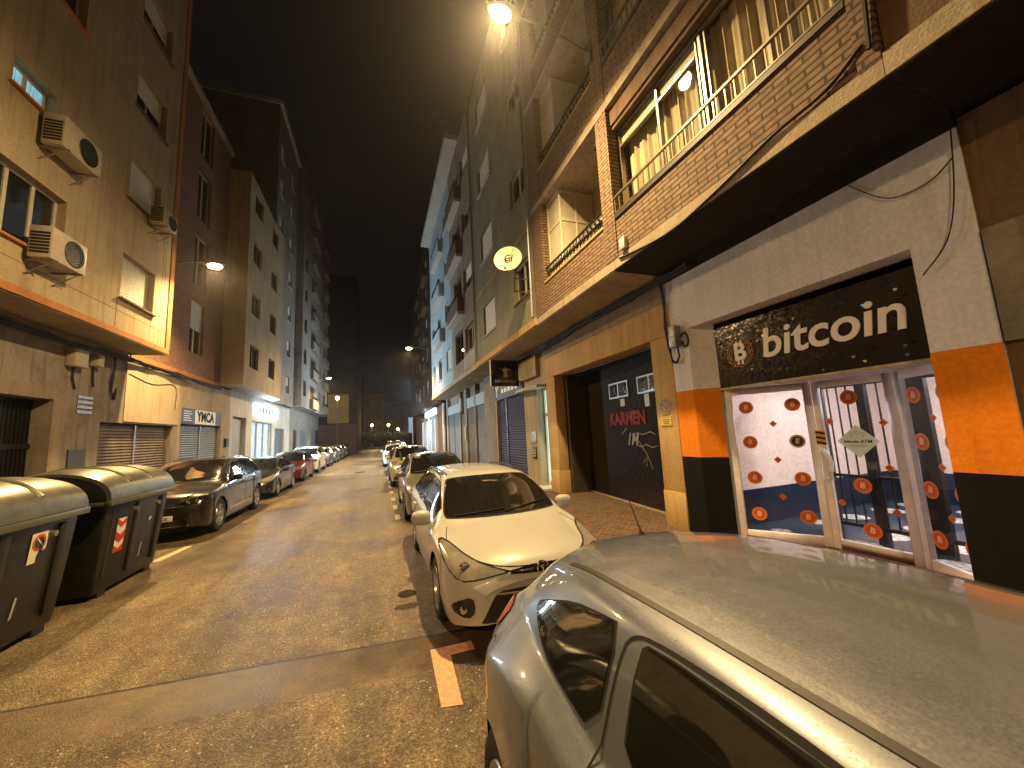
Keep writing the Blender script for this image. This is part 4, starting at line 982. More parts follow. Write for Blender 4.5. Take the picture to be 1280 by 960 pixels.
part('frame', M_iron, lambda b: (b.box(6.68, 6.74, 3.95, 4.03, .12, 2.5), b.box(6.67, 6.77, 2.75, 2.92, .12, 2.5), b.box(6.66, 6.78, 3.40, 3.50, .12, 2.5), b.box(6.68, 6.74, 1.2, 1.28, .12, 2.5), b.box(6.68, 6.74, 1.28, 3.95, 2.38, 2.46), b.box(6.68, 6.74, 1.28, 3.95, .30, .35), b.box(6.68, 6.74, 2.92, 3.95, 1.02, 1.06)), G)
for k in range(8): part('bar', M_iron, lambda b: b.box(6.70, 6.72, 3.0 + k * .125, 3.016 + k * .125, .3, 2.4), G)
for k in range(8): part('bar', M_iron, lambda b: b.box(6.70, 6.72, 1.40 + k * .17, 1.416 + k * .17, .3, 2.4 if k > 5 else 1.15), G)
T = empty('cash_machine', (8.0, .6, .12), 'grey upright cash machine with a small screen inside the shop', 'cash machine')
part('cabinet', simple('atm_grey', (.07, .07, .09), .35), lambda b: (b.box(7.75, 8.3, .3, 1.0, .12, 1.9),), T, bevel=.03)
part('screen', simple('atm_screen', (.1, .2, .3), .2, emit=(.2, .4, .7), es=1.2), lambda b: b.box(7.735, 7.75, .42, .88, 1.3, 1.65), T)
part('shelf', M_metal, lambda b: b.box(7.6, 7.76, .40, .90, 1.0, 1.06), T, bevel=.01)
# garage
part('pillar', W_lintel, lambda b: (b.box(4.985, 5.35, 5.265, 5.78, .75, 3.55), b.box(4.97, 5.36, 5.265, 5.79, .10, .747), b.box(4.985, 5.30, 10.05, 10.62, .75, 3.55), b.box(4.97, 5.32, 10.04, 10.63, .10, .747)), bevel=.006)
part('lintel', W_lintel, lambda b: b.box(4.96, 5.36, 5.265, 10.62, 3.55, 4.16), bevel=.006)
part('upper_wall', W_jamb, lambda b: b.box(5.03, 5.36, 5.265, 10.62, 4.16, 4.62))
part('garage_jamb', M_framed, lambda b: (b.box(5.30, 6.1, 9.85, 10.0, .11, 3.6), b.box(5.36, 6.2, 5.27, 10.6, 3.52, 3.6)))
def gdoor(b):
    p0 = Vector((5.55, 5.75, 0)); p1 = Vector((5.92, 9.85, 0)); d = (p1 - p0); L = d.length; d.normalize(); n = Vector((-d.y, d.x, 0)); k = int(L / .05)
    for i in range(k):
        a = p0 + d * (L * i / k); c = p0 + d * (L * (i + .5) / k); e = p0 + d * (L * (i + 1) / k); q = n * .022
        for (s, t_) in ((a, c + q * 0), (c, c + q), (c + q, e + q), (e + q, e)):
            b.poly([(s.x, s.y, .13), (t_.x, t_.y, .13), (t_.x, t_.y, 3.56), (s.x, s.y, 3.56)])
GD = part('garage_door', simple('garage_metal', (.030, .021, .012), .6, metal=.1, spec=.25, var=.35, vs=3), gdoor)
p0 = Vector((5.55, 5.75, 0)); p1 = Vector((5.92, 9.85, 0)); gd = (p1 - p0).normalized(); gn = Vector((-gd.y, gd.x, 0))
def GX(u, o, z): v = p0 + gd * u + gn * (.024 + o); return (v.x, v.y, z)
def gb(b, u0, u1, o0, o1, z0, z1): b.prism([GX(u0, o0, z0), GX(u1, o0, z0), GX(u1, o1, z0), GX(u0, o1, z0)], (0, 0, z1 - z0))
part('threshold', W_jamb, lambda b: b.prism([(5.45, 5.79, .112), (5.60, 5.79, .112), (5.98, 9.85, .112), (5.82, 9.85, .112)], (0, 0, .03)))
for (u0, u1) in ((.45, 1.35), (1.75, 2.65)):
    b = MB(); gb(b, u0, u1, .0, .02, 2.66, 2.70); gb(b, u0, u1, .0, .02, 3.02, 3.06); 
    for q in (u0, (u0 + u1) / 2 - .02, u1 - .04): gb(b, q, q + .04, .0, .02, 2.70, 3.02)
    w_ = b.build('garage_window', M_metal, GD)
    b = MB(); gb(b, u0 + .04, u1 - .04, .002, .008, 2.70, 3.02); b.build('pane', M_pane, GD)
    b = MB()
    for k in range(3):
        a = u0 + .12 + k * .22 ; b.tube([GX(a, .012, 2.76 + .05 * (k % 2)), GX(a + .10, .012, 2.86), GX(a + .04, .012, 2.94)], .010, 5)
    b.build('window_scrawl', simple('scrawl_white', (.6, .68, .75), .5), GD)
part('poster', simple('poster_blue', (.45, .55, .65), .5), lambda b: gb(b, 1.05 - .1, 1.12, .004, .008, 2.36, 2.64), GD)
part('poster', simple('poster_cream', (.5, .45, .3), .5), lambda b: gb(b, 1.95, 2.15, .004, .008, 2.44, 2.62), GD)
def graf(txt, u, z, s, mat, nm, bold=.01, sh=0, sx=1., rr=0.):
    text(txt, GX(u, .014, z), math.atan2(-gd.y, -gd.x), s, mat, GD, nm, depth=.004, bold=bold, shear=sh, sx=sx, rot=rr)
graf('KARMEN', 2.72, 2.12, .42, simple('spray_red', (.24, .03, .05), .8), 'red_graffiti', .02, 0, .95)
graf('1M', 2.0, 1.62, .42, simple('spray_white', (.42, .42, .42), .7), 'white_graffiti', .002, .4, .9)
b = MB()
for pts in ([(1.72, 1.72), (1.5, 1.78), (1.3, 1.74), (1.0, 1.80), (.85, 1.74)], [(1.6, 1.52), (1.4, 1.46), (1.2, 1.52), (1.0, 1.46), (.8, 1.5)], [(1.5, 1.6), (1.2, 1.3), (1.05, 1.0)], [(1.35, 1.12), (1.2, 1.25), (1.25, 1.05)], [(2.2, 1.75), (1.95, 1.9)], [(1.78, 2.28), (1.70, 2.12), (1.62, 2.3), (1.5, 2.2)]):
    b.tube([GX(u, .012, z) for u, z in pts], .012, 5)
b.build('white_graffiti', simple('spray_white', (.5, .5, .5), .7), GD)
NP = empty('no_parking_sign', (4.985, 5.52, 2.27), 'faded round no parking disc on the tan pillar beside the garage', 'sign')
part('disc', simple('np_cream', (.42, .34, .22), .6, var=.25, vs=20), lambda b: b.lathe([(.001, -.012), (.145, -.012), (.15, 0)], (4.985, 5.55, 2.27), 'X', 28), NP)
part('ring', simple('np_brown', (.28, .15, .09), .6, var=.3, vs=20), lambda b: (b.lathe([(.085, -.015), (.118, -.015)], (4.985, 5.55, 2.27), 'X', 28), b.prism([(4.969, 5.63, 2.33), (4.969, 5.61, 2.35), (4.969, 5.47, 2.21), (4.969, 5.49, 2.19)], (-.001, 0, 0))), NP)
YP = empty('garage_plate', (4.985, 5.5, 2.0), 'small yellow plate below the round disc on the tan pillar', 'sign')
part('plate', simple('plate_yellow', (.55, .42, .06), .5), lambda b: b.box(4.972, 4.985, 5.41, 5.68, 1.92, 2.06), YP)
part('plate_lines', M_seam, lambda b: [b.box(4.9705, 4.972, 5.46 + .01 * k, 5.63 - .015 * k, 2.02 - k * .035, 2.03 - k * .035) for k in range(3)], YP)
# slab and first floor
def bayfloor(z):
    first = z < 5
    part('floor_slab', W_tan, lambda b: b.box(3.94, 5.3, 1.5, 8.74, z, z + .17))
    bz = z + .17
    pm = BR
    part('parapet', pm, lambda b: (b.box(3.955, 4.14, 1.66, 5.15, bz, bz + .70), b.box(3.955, 4.10, 5.50, 8.12, bz, bz + .72), b.box(3.935, 4.35, 5.15, 5.50, bz, bz + 2.87), b.box(3.935, 5.0, 8.12, 8.74, bz, bz + 2.87), b.box(3.935, 4.35, 1.5, 1.66, bz, bz + 2.87)))
    part('sill_strip', M_framed, lambda b: b.box(3.93, 4.2, 1.67, 5.14, bz + .703, bz + .77))
    part('coping', W_ochre, lambda b: b.box(3.935, 4.12, 5.505, 8.115, bz + .723, bz + .77))
    part('bay_head', W_brown, lambda b: (b.box(4.02, 4.3, 1.67, 5.14, z + 2.70, z + 2.99), b.box(4.05, 4.3, 1.67, 5.14, z + 2.62, z + 2.70)))
    railing(A, 1, 3.95, -.0, 1.68, 5.13, bz + .77, bz + 1.10, M_alu, .125)
    railing(A, 1, 3.95, -.05, 5.52, 8.10, bz + .77, bz + 1.12, M_iron, .14, True)
    # bay window
    wz0, wz1 = bz + .77, z + 2.62
    wf = MB()
    for y in (1.67, 2.42, 3.27, 4.12, 5.10): wf.box(4.16, 4.24, y, y + .05 if y < 5 else 5.14, wz0, wz1)
    for y in (3.20, 3.35): wf.box(4.17, 4.23, y, y + .03, wz0, wz1)
    wf.box(4.16, 4.24, 1.72, 5.10, wz0, wz0 + .05); wf.box(4.16, 4.24, 1.72, 5.10, wz1 - .05, wz1)
    wf.box(4.165, 4.22, 3.40, 5.10, wz1 - .34, wz1 - .30)
    w_ = wf.build('bay_window', M_alu, A, bevel=.005, seg=1)
    part('pane', M_glass2, lambda b: b.poly([(4.2, 1.72, wz0 + .05), (4.2, 5.10, wz0 + .05), (4.2, 5.10, wz1 - .05), (4.2, 1.72, wz1 - .05)]), w_)
    part('shutter_box', M_pers, lambda b: (b.box(4.21, 4.26, 3.40, 5.10, wz1 - .30, wz1 - .06),), w_)
    cb = MB(); k = 220; pts = []
    random.seed(int(z * 10))
    ph = [random.uniform(0, 6) for _ in range(6)]
    for i in range(k + 1):
        y = 1.7 + 3.42 * i / k; pts.append((4.34 + .022 * math.sin(y * 38 + ph[0] + .8 * math.sin(y * 5)) + .016 * math.sin(y * 61 + ph[1]) + .02 * math.sin(y * 7 + ph[2]), y))
    for i in range(k): (xa, ya), (xb, yb) = pts[i], pts[i + 1]; cb.poly([(xa, ya, wz0), (xb, yb, wz0), (xb, yb, wz1), (xa, ya, wz1)])
    cb.build('curtain', M_curt, w_, smooth=True)
    part('room_back', W_soffit, lambda b: (b.box(4.6, 4.7, 1.5, 5.4, bz, z + 2.99),), w_)
    # loggia
    part('loggia_wall', W_soffit, lambda b: (b.box(5.05, 5.2, 5.5, 8.12, bz, z + 3.03), b.box(4.35, 5.05, 5.35, 5.50, bz, z + 3.03)))
    window(A, 1, 5.05, 6.0, 7.2, bz + .35, bz + 2.1, 'two', -.01, None, M_framed)
    ew = MB(); x0, y0 = 4.12, 7.42
    for (a0, a1, c0, c1) in ((x0, x0 + .05, y0, y0 + .05), (x0, x0 + .05, 8.07, 8.12), (4.55, 4.6, y0, y0 + .05), (5.0, 5.05, y0, y0 + .05)): ew.box(a0, a1, c0, c1, bz + .1, z + 3.03)
    for zz in (bz + .1, bz + 1.02, bz + 2.05, z + 2.97): ew.box(x0 + .005, x0 + .045, y0 + .05, 8.07, zz, zz + .06); ew.box(x0 + .05, 5.0, y0 + .005, y0 + .045, zz, zz + .06)
    en = ew.build('glazed_enclosure', simple('enclosure_white', (.68, .64, .52), .5, var=.08), A, bevel=.004, seg=1)
    part('panel', simple('enclosure_panel', (.60, .56, .45), .35, var=.1, vs=5), lambda b: (b.box(x0 + .02, x0 + .03, y0 + .05, 8.07, bz + .1, z + 3.0), b.box(x0 + .05, 5.0, y0 + .02, y0 + .03, bz + .1, z + 3.0)), en)
    part('awning', simple('awning_canvas', (.35, .30, .18), .8), lambda b: b.tube([(4.75, 5.65, bz + 1.75), (4.75, 7.3, bz + 1.75)], .09, 12), smooth=True)
for i in range(4): bayfloor(4.70 + 3.04 * i)
part('roof_slab', W_tan, lambda b: b.box(3.85, 6, 1.5, 8.74, 16.86, 17.1))
part('building_core', W_brown, lambda b: (b.box(5.21, 13, 1.52, 8.74, 4.87, 17.0), b.box(4.71, 5.2, 1.52, 5.34, 7.95, 16.8)))
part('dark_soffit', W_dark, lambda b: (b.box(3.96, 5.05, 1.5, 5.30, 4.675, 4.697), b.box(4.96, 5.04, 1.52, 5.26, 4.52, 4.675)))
part('soffit', W_soffit, lambda b: b.box(3.96, 5.3, 5.303, 8.74, 4.675, 4.697))
# things fixed to the brick building
def cable(pts, r, label, group=None, name='cable'):
    b = MB(); P3 = [Vector(p) for p in pts]; out = []
    for i in range(len(P3) - 1):
        p0_, p1_, p2_, p3_ = P3[max(i-1, 0)], P3[i], P3[i+1], P3[min(i+2, len(P3)-1)]
        for k in range(6):
            u = k / 6; out.append(.5 * ((2*p1_) + (-p0_+p2_)*u + (2*p0_-5*p1_+4*p2_-p3_)*u*u + (-p0_+3*p1_-3*p2_+p3_)*u**3))
    out.append(P3[-1]); b.tube(out, r, 6); return tag(b.build(name, M_cable, None, smooth=True, loc=P3[0]), label, 'cable', group)
rnd = random.Random(3)
CB = empty('cable_bundle', (4.9, 5.3, 4.5), 'thick black cable bundle running under the balcony soffit over the garage', 'cable')
for k in range(5):
    pts = [(4.93 + rnd.uniform(-.06, .06), y, 4.60 + rnd.uniform(-.06, .05) - (.10 if y > 9 else 0)) for y in (4.6, 5.3, 6.2, 7.4, 8.6, 9.6, 10.4, 11.6, 13, 15)]
    b = MB(); b.tube(pts, rnd.uniform(.012, .03), 6); b.build('cable_strand', M_cable, CB, smooth=True)
CD = empty('cable_drop', (4.95, 5.28, 3.2), 'hanging loop of black cables beside the meter box on the white wall', 'cable')
for k in range(6):
    o_ = rnd.uniform(-.04, .04); b = MB()
    b.tube([(4.92, 5.30 + o_, 4.6), (4.93, 5.27 + o_, 4.2), (4.95, 5.29 - o_, 3.7), (4.94, 5.27 + o_ * .5, 3.35), (4.93, 5.19, 3.08 - abs(o_)), (4.94, 5.10 - o_, 3.0), (4.95, 5.04, 3.1), (4.95, 5.06, 3.3)], rnd.uniform(.008, .016), 6); b.build('cable_strand', M_cable, CD, smooth=True)
MBX = empty('meter_box', (4.95, 5.08, 3.4), 'grey electrical meter box on the white wall above the orange band', 'meter box')
part('case', M_metal, lambda b: b.box(4.86, 4.993, 5.0, 5.16, 3.28, 3.66), MBX, bevel=.012)
part('lid_seam', M_seam, lambda b: b.box(4.858, 4.862, 5.01, 5.15, 3.46, 3.47), MBX)
cable([(4.98, 4.98, 3.45), (4.95, 4.90, 3.50), (4.95, 4.82, 3.42), (4.96, 4.83, 3.28), (4.96, 4.92, 3.26), (4.96, 4.95, 3.36)], .016, 'coiled black cable hanging beside the coin emblem end of the black sign')
cable([(4.98, 2.35, 4.50), (4.97, 2.05, 4.15), (4.97, 1.75, 4.12), (4.97, 1.56, 4.25)], .006, 'thin cable sagging over the white wall above the sign')
cable([(4.96, 1.54, 4.50), (4.955, 1.60, 3.9), (4.955, 1.70, 3.5), (4.96, 1.90, 3.25)], .006, 'thin loose cable hanging down the white pier by the last letter of the sign')
cable([(3.93, 5.1, 4.82), (3.92, 4.0, 4.66), (3.92, 3.2, 4.74), (3.92, 2.4, 4.90), (3.93, 1.9, 4.95), (3.93, 1.6, 5.1)], .018, 'black cable draped along the edge of the balcony slab')
cable([(3.91, 1.55, 5.0), (3.90, 1.50, 6.0), (3.91, 1.54, 7.2), (3.91, 1.52, 9.0)], .02, 'vertical black cable climbing beside the brick pier at the end of the bay window', None)
JB = empty('junction_box', (3.9, 4.95, 5.05), 'small white junction box low on the balcony brickwork', 'junction box')
part('case', M_white, lambda b: (b.box(3.88, 3.953, 4.88, 5.02, 4.92, 5.12),), JB, bevel=.01)
FL = empty('floodlight', (4.1, 5.6, 7.6), 'small black security floodlight under the loggia ceiling', 'floodlight')
part('head', M_dark, lambda b: (b.ball((4.15, 5.75, 7.52), .08, .10, .07, 12, .7), b.tube([(4.2, 5.75, 7.72), (4.16, 5.75, 7.55)], .02, 6)), FL, smooth=True)

# neighbour at the very right edge
Z = empty('apartment_building', (5, -2, 0), 'brown rendered building adjoining the orange and black pier of the shop', 'building')
part('wall', W_brown, lambda b: (b.box(5.02, 9, -9, 1.515, 0, 4.6), b.box(3.98, 9, -9, 1.49, 4.9, 17)), Z)
part('stone_course', W_stone, lambda b: b.box(4.97, 5.05, -9, 1.50, 2.5, 3.5), Z)
part('floor_slab', W_tan, lambda b: b.box(3.94, 5.3, -9, 1.495, 4.70, 4.90), Z)
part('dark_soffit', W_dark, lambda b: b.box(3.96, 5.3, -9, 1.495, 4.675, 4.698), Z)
for y in (-1.2, -4.6): window(Z, 1, 3.98, y, y + 1.3, 5.8, 7.1, 'shut', -.01, W_jamb)

# ================================================================ BUILDING B (grey render, dish)
B = empty('apartment_building', (3.95, 12, 0), 'olive grey rendered building with the satellite dish and the black projecting sign', 'building')
FH = 2.95
opsB = []
for i in range(4):
    opsB += [(8.98, 10.25, 5.75 + FH * i, 6.85 + FH * i), (12.30, 13.85, 5.68 + FH * i, 6.88 + FH * i)]
b = MB(); wall_with(b, 1, 3.95, 8.75, 15.0, 4.90, 17.0, opsB, .14, 3); b.build('wall', W_grey, B)
for i in range(4):
    window(B, 1, 3.95, 8.98, 10.25, 5.75 + FH * i, 6.85 + FH * i, 'two', .14, W_jamb); window(B, 1, 3.95, 12.30, 13.85, 5.68 + FH * i, 6.88 + FH * i, 'shut', .14, W_palest)
part('floor_slab', W_ochre, lambda b: b.box(3.90, 5.3, 8.745, 15.0, 4.70, 4.90), B)
part('soffit', W_soffit, lambda b: b.box(3.95, 5.3, 8.745, 15.0, 4.675, 4.698), B)
part('string_course', W_ochre, lambda b: b.box(3.92, 3.95, 8.76, 15.0, 7.50, 7.60), B)
for y, z1 in ((8.86, 17), (14.95, 17)): part('drain_pipe', M_metal, lambda b: b.tube([(3.88, y, 4.95), (3.88, y, z1)], .035, 8), B, smooth=True)
# entrance, plaques and shutter of B
part('ground_wall', W_tan, lambda b: (b.box(5.0, 5.4, 11.42, 12.62, 0, 3.35), b.box(5.05, 5.4, 10.64, 16.2, 3.35, 4.68), b.box(5.0, 5.4, 16.0, 16.25, 0, 3.35), b.box(5.0, 5.35, 10.63, 10.72, 0, 3.4)), B)
part('entrance_canopy', W_palest, lambda b: b.prism([(5.0, 10.65, 3.30), (4.70, 10.75, 3.30), (4.60, 11.4, 3.30), (4.62, 12.3, 3.30), (4.75, 12.85, 3.30), (5.0, 12.9, 3.30)], (0, 0, .09)), B)
part('entrance_fascia', W_tan, lambda b: b.box(4.90, 5.05, 11.2, 12.5, 3.75, 4.45), B)
ed = part('entrance_door', simple('door_glow', (.6, .8, .75), .4, emit=(.62, .95, .85), es=1.6), lambda b: b.box(5.30, 5.34, 10.72, 11.42, .3, 3.28), B)
part('door_frame', M_frame, lambda b: (b.box(5.22, 5.29, 10.72, 10.78, .13, 3.28), b.box(5.22, 5.29, 11.36, 11.42, .13, 3.28), b.box(5.22, 5.29, 10.78, 11.36, 2.4, 2.5), b.box(5.22, 5.28, 11.05, 11.10, .13, 2.4)), ed)
part('door_step', W_palest, lambda b: (b.box(4.75, 5.35, 10.72, 12.4, .111, .17),), B)
NB = empty('notice_plate', (4.99, 12, 1.75), 'grey framed notice plate beside the lit entrance door', 'sign')
part('plate', M_metal, lambda b: b.box(4.975, 4.998, 11.66, 12.10, 1.52, 1.92), NB, bevel=.006); part('notice_paper', simple('paper_grey', (.4, .38, .32), .6, var=.3, vs=25), lambda b: b.box(4.972, 4.976, 11.72, 12.04, 1.58, 1.86), NB)
IC = empty('intercom', (4.99, 12, 1.3), 'yellowed intercom panel with black border under the notice plate', 'intercom')
part('panel', M_dark, lambda b: b.box(4.97, 4.998, 11.70, 12.02, 1.0, 1.42), IC, bevel=.02)
for k in range(6): part('button', simple('button_yellow', (.5, .38, .15), .4), lambda b: b.box(4.962, 4.971, 11.76 + .12 * (k % 2), 11.84 + .12 * (k % 2), 1.08 + .09 * (k // 2), 1.13 + .09 * (k // 2)), IC)
rshutter(B, 1, 5.0, 12.65, 15.98, .12, 3.35, M_shutn, .10, 14.9, -.12)
part('shop_fascia', simple('fascia_dark', (.05, .06, .07), .5), lambda b: b.prism([(4.98, 12.66, 3.36), (5.04, 12.66, 3.36), (5.04, 16.2, 3.36), (4.98, 16.2, 3.36)], (-.0, 0, .45)), B)
text('Y', (4.972, 16.0, 3.70), 'R', .62, M_letter, B, 'fascia_letter', bold=.02)
part('fascia_lettering', M_letter, lambda b: [b.box(4.968, 4.978, 13.2 + k * .42, 13.2 + k * .42 + .30, 3.60, 3.78) for k in range(5)], B)
HS = empty('hanging_sign', (4.9, 12.9, 4.1), 'black projecting square sign with a grey bull-headed figure', 'sign')
part('board', M_black, lambda b: b.box(3.86, 4.93, 12.86, 12.96, 3.62, 4.58), HS, bevel=.008)
part('edge_strip', simple('edge_white', (.7, .68, .6), .5), lambda b: b.box(3.845, 3.86, 12.87, 12.95, 3.62, 4.58), HS)  # plain pale strip on the outer edge of the board
part('bull_mark', simple('sign_grey', (.55, .55, .5), .5), lambda b: b.prism([(4.14, 12.856, 4.30), (4.26, 12.856, 4.24), (4.37, 12.856, 4.27), (4.40, 12.856, 4.33), (4.43, 12.856, 4.27), (4.54, 12.856, 4.26), (4.62, 12.856, 4.22), (4.50, 12.856, 4.20), (4.48, 12.856, 4.08), (4.50, 12.856, 3.94), (4.33, 12.856, 3.94), (4.34, 12.856, 4.08), (4.31, 12.856, 4.2)], (0, -.004, 0)), HS)
text('hidroiberica', (4.395, 12.852, 3.80), 'F', .165, simple('sign_grey', (.55, .55, .5), .5), HS, 'lettering', align='CENTER', bold=.002)
part('bracket', M_iron, lambda b: (b.tube([(4.9, 12.91, 4.5), (5.06, 12.91, 4.5)], .02, 6), b.tube([(4.9, 12.91, 3.8), (5.06, 12.91, 3.8)], .02, 6)), HS)
# dish
D_ = empty('satellite_dish', (3.95, 9.1, 6.1), 'white round satellite dish with two black letters on the grey wall', 'satellite dish')
dc = Vector((3.22, 8.75, 6.47)); dn = Vector((-.50, -.84, .12)).normalized()
uu = dn.cross(Vector((0, 0, 1))).normalized(); vv = uu.cross(dn)
def dish(b):
    rows = 6; n_ = 32; base = len(b.v)
    for face in (0, 1):
        for i in range(rows + 1):
            r = .375 * i / rows; r = max(r, .001)
            for j in range(n_):
                t = 2 * PI * j / n_; b.v.append(tuple(dc + uu * r * math.cos(t) + vv * r * .94 * math.sin(t) + dn * (.05 * (i / rows) ** 2 - .05 - face * .008)))
    for face in (0, 1):
        for i in range(rows):
            for j in range(n_):
                a = base + face * (rows + 1) * n_ + i * n_ + j; c = base + face * (rows + 1) * n_ + i * n_ + (j + 1) % n_; b.f.append((a, c, c + n_, a + n_))
    for j in range(n_):
        a = base + rows * n_ + j; c = base + rows * n_ + (j + 1) % n_; b.f.append((a, c, c + (rows + 1) * n_, a + (rows + 1) * n_))
part('reflector', simple('dish_white', (.70, .66, .48), .45, var=.08), dish, D_, smooth=True, sharp=50)
part('mast', M_metal, lambda b: (b.tube([tuple(dc - dn * .06), (3.5, 9.1, 6.3), (3.5, 9.15, 5.6)], .022, 8), b.tube([(3.5, 9.12, 6.1), (3.96, 9.2, 6.15)], .02, 8), b.tube([(3.5, 9.12, 5.75), (3.96, 9.2, 5.75)], .02, 8)), D_, smooth=True)
part('feed_arm', M_metal, lambda b: (b.tube([tuple(dc - vv * .36), tuple(dc - vv * .50 + dn * .34)], .012, 6), b.ball(tuple(dc - vv * .48 + dn * .36), .035, .035, .05, 10), b.tube([tuple(dc - uu * .18 + vv * .30 + dn*.03), tuple(dc - vv * .50 + dn * .34)], .005, 6)), D_, smooth=True)
text('Gi', tuple(dc + dn * .004), math.atan2(dn.x, -dn.y), .24, M_seam, D_, 'dish_lettering', align='CENTER', bold=.004, shear=.2)

# ================================================================ C and D, E on the right
C_ = empty('apartment_building', (3.95, 17.5, 0), 'pinkish grey building with brown balconies between the olive and pale blue ones', 'building')
ops = [(15.5, 17.2, 5.75 + FH * i, 6.95 + FH * i) for i in range(4)] + [(17.6, 19.6, 5.6 + FH * i, 7.2 + FH * i) for i in range(4)]
b = MB(); wall_with(b, 1, 3.95, 15.003, 20.5, 4.90, 17.2, ops, .2, 3); b.build('wall', W_pink, C_)
for i in range(4):
    window(C_, 1, 3.95, 15.5, 17.2, 5.75 + FH * i, 6.95 + FH * i, 'half' if i % 2 else 'two', .2, None); window(C_, 1, 3.95, 17.6, 19.6, 5.6 + FH * i, 7.2 + FH * i, 'three', .2, None, M_framed)
    if i: balcony(C_, 1, 3.95, .32, 17.3, 20.2, 4.95 + FH * i, BR3, 1.0)
part('floor_slab', W_tan, lambda b: b.box(3.92, 5.3, 15.003, 29.2, 4.68, 4.90), C_)
part('slatted_panel', W_palest, lambda b: [b.box(3.90, 3.95, 15.3, 17.4, 4.98 + k * .09, 5.03 + k * .09) for k in range(7)], C_)
D = empty('apartment_building', (3.95, 25, 0), 'pale blue grey building over the light blue shop fascias', 'building')
ops = []
for i in range(4): ops += [(21.0, 22.5, 5.7 + FH * i, 7.0 + FH * i), (24.3, 25.6, 5.6 + FH * i, 7.0 + FH * i), (27, 28.3, 5.6 + FH * i, 7.0 + FH * i)]
b = MB(); wall_with(b, 1, 3.95, 20.503, 29.2, 4.90, 17.0, ops, .16, 3); b.build('wall', W_blue, D)
for i in range(4):
    window(D, 1, 3.95, 21.0, 22.5, 5.7 + FH * i, 7.0 + FH * i, 'shut' if i in (0, 2) else 'two', .16, W_palest); window(D, 1, 3.95, 24.3, 25.6, 5.6 + FH * i, 7.0 + FH * i, 'two', .16, W_palest); window(D, 1, 3.95, 27, 28.3, 5.6 + FH * i, 7.0 + FH * i, 'one', .16, W_palest)
    if i: balcony(D, 1, 3.95, .34, 22.8, 26.3, 4.95 + FH * i, W_blue, 1.0)
part('cornice', W_palest, lambda b: (b.box(3.3, 4.2, 17.5, 29.3, 17.2, 17.5), b.box(3.93, 5, 20.503, 29.3, 17.0, 17.2)), D)
# ground floor of C/D
SH = [(16.3, 18.1, W_stone), (22.1, 22.7, W_palest), (24.0, 24.3, W_palest), (28.6, 29.2, W_palest), (19.9, 20.2, W_jamb)]
part('ground_wall', W_stone, lambda b: ([b.box(5.0, 5.4, a, c, 0, 4.68) for a, c, m in SH], b.box(5.25, 5.6, 16.2, 29.2, 0, 4.68)), D)
part('shop_fascia', simple('fascia_blue', (.30, .40, .46), .5, var=.12), lambda b: (b.box(5.02, 5.25, 18.1, 22.1, 3.45, 4.05), b.box(5.02, 5.25, 24.3, 28.6, 3.4, 4.0)), D)
rshutter(D, 1, 5.0, 18.15, 19.9, .12, 3.45, M_shut, .1, None, -.1); rshutter(D, 1, 5.0, 20.2, 22.1, .12, 3.45, M_shutw, .1, None, -.1)
rshutter(D, 1, 5.0, 22.7, 24.0, .12, 3.2, M_shutw, .1, None, -.1); rshutter(D, 1, 5.0, 24.3, 28.6, .12, 3.4, M_shutb, .1, 26.4, -.1)
part('meter_cupboard', M_box, lambda b: (b.box(4.93, 5.0, 22.2, 22.55, 1.6, 2.4), b.box(4.88, 5.0, 23.2, 23.7, 3.4, 4.2)), D)
E_ = empty('apartment_building', (5, 40, 0), 'dark building beyond the pale one with a bright lit shop', 'building')
ops = [(y, y + 1.5, 5.8 + 3 * i, 7.2 + 3 * i) for y in (31.5, 35, 38.5, 42, 46) for i in range(5)]
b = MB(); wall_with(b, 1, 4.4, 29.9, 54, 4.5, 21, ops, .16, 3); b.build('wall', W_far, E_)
for o_ in ops: window(E_, 1, 4.4, *o_, 'half' if (o_[0] * 3 + o_[2]) % 2 < 1 else 'two', .16)
for i in range(1, 5): balcony(E_, 1, 4.4, .4, 34.2, 37.3, 5.0 + 3 * i, W_far, 1.0, W_brown); balcony(E_, 1, 4.4, .4, 41.2, 44.5, 5.0 + 3 * i, W_far, 1.0, W_brown)
part('ground_wall', BR2, lambda b: (b.box(5.0, 5.5, 29.9, 33.8, 0, 4.5), b.box(5.3, 5.6, 33.8, 54, 0, 4.5), b.box(5.0, 5.5, 48, 54, 0, 4.5)), E_)
part('white_pilaster', W_palest, lambda b: b.box(4.9, 5.2, 29.9, 30.7, 0, 4.5), E_)
LS = part('lit_sign', simple('sign_cool_glow', (.8, .9, 1), .4, emit=(.55, .85, 1.), es=6), lambda b: b.box(4.85, 4.98, 34.5, 42, 3.9, 4.45), E_)
part('shopfront', simple('shop_glow_cool', (.6, .7, .8), .5, emit=(.6, .8, 1.), es=.5), lambda b: b.box(5.1, 5.15, 34, 47.5, .3, 3.6), E_)
for y in (34.2, 36.8, 39.5, 43.4): part('column', W_palest, lambda b: (b.box(4.85, 5.1, y - .12, y + .12, .1, 3.7), b.box(4.78, 5.1, y - .2, y + .2, 3.7, 3.85)), E_)

l = bpy.data.lights.new('shop_light', 'AREA'); l.energy = 2300; l.color = (.66, .84, 1.); l.shape = 'RECTANGLE'; l.size = 8; l.size_y = .5
o = bpy.data.objects.new('shop_light', l); COL.objects.link(o); o.parent = E_; o.location = Vector((4.75, 38.5, 4.1)) - Vector((5, 40, 0)); o.rotation_euler = (0, math.radians(60), 0)
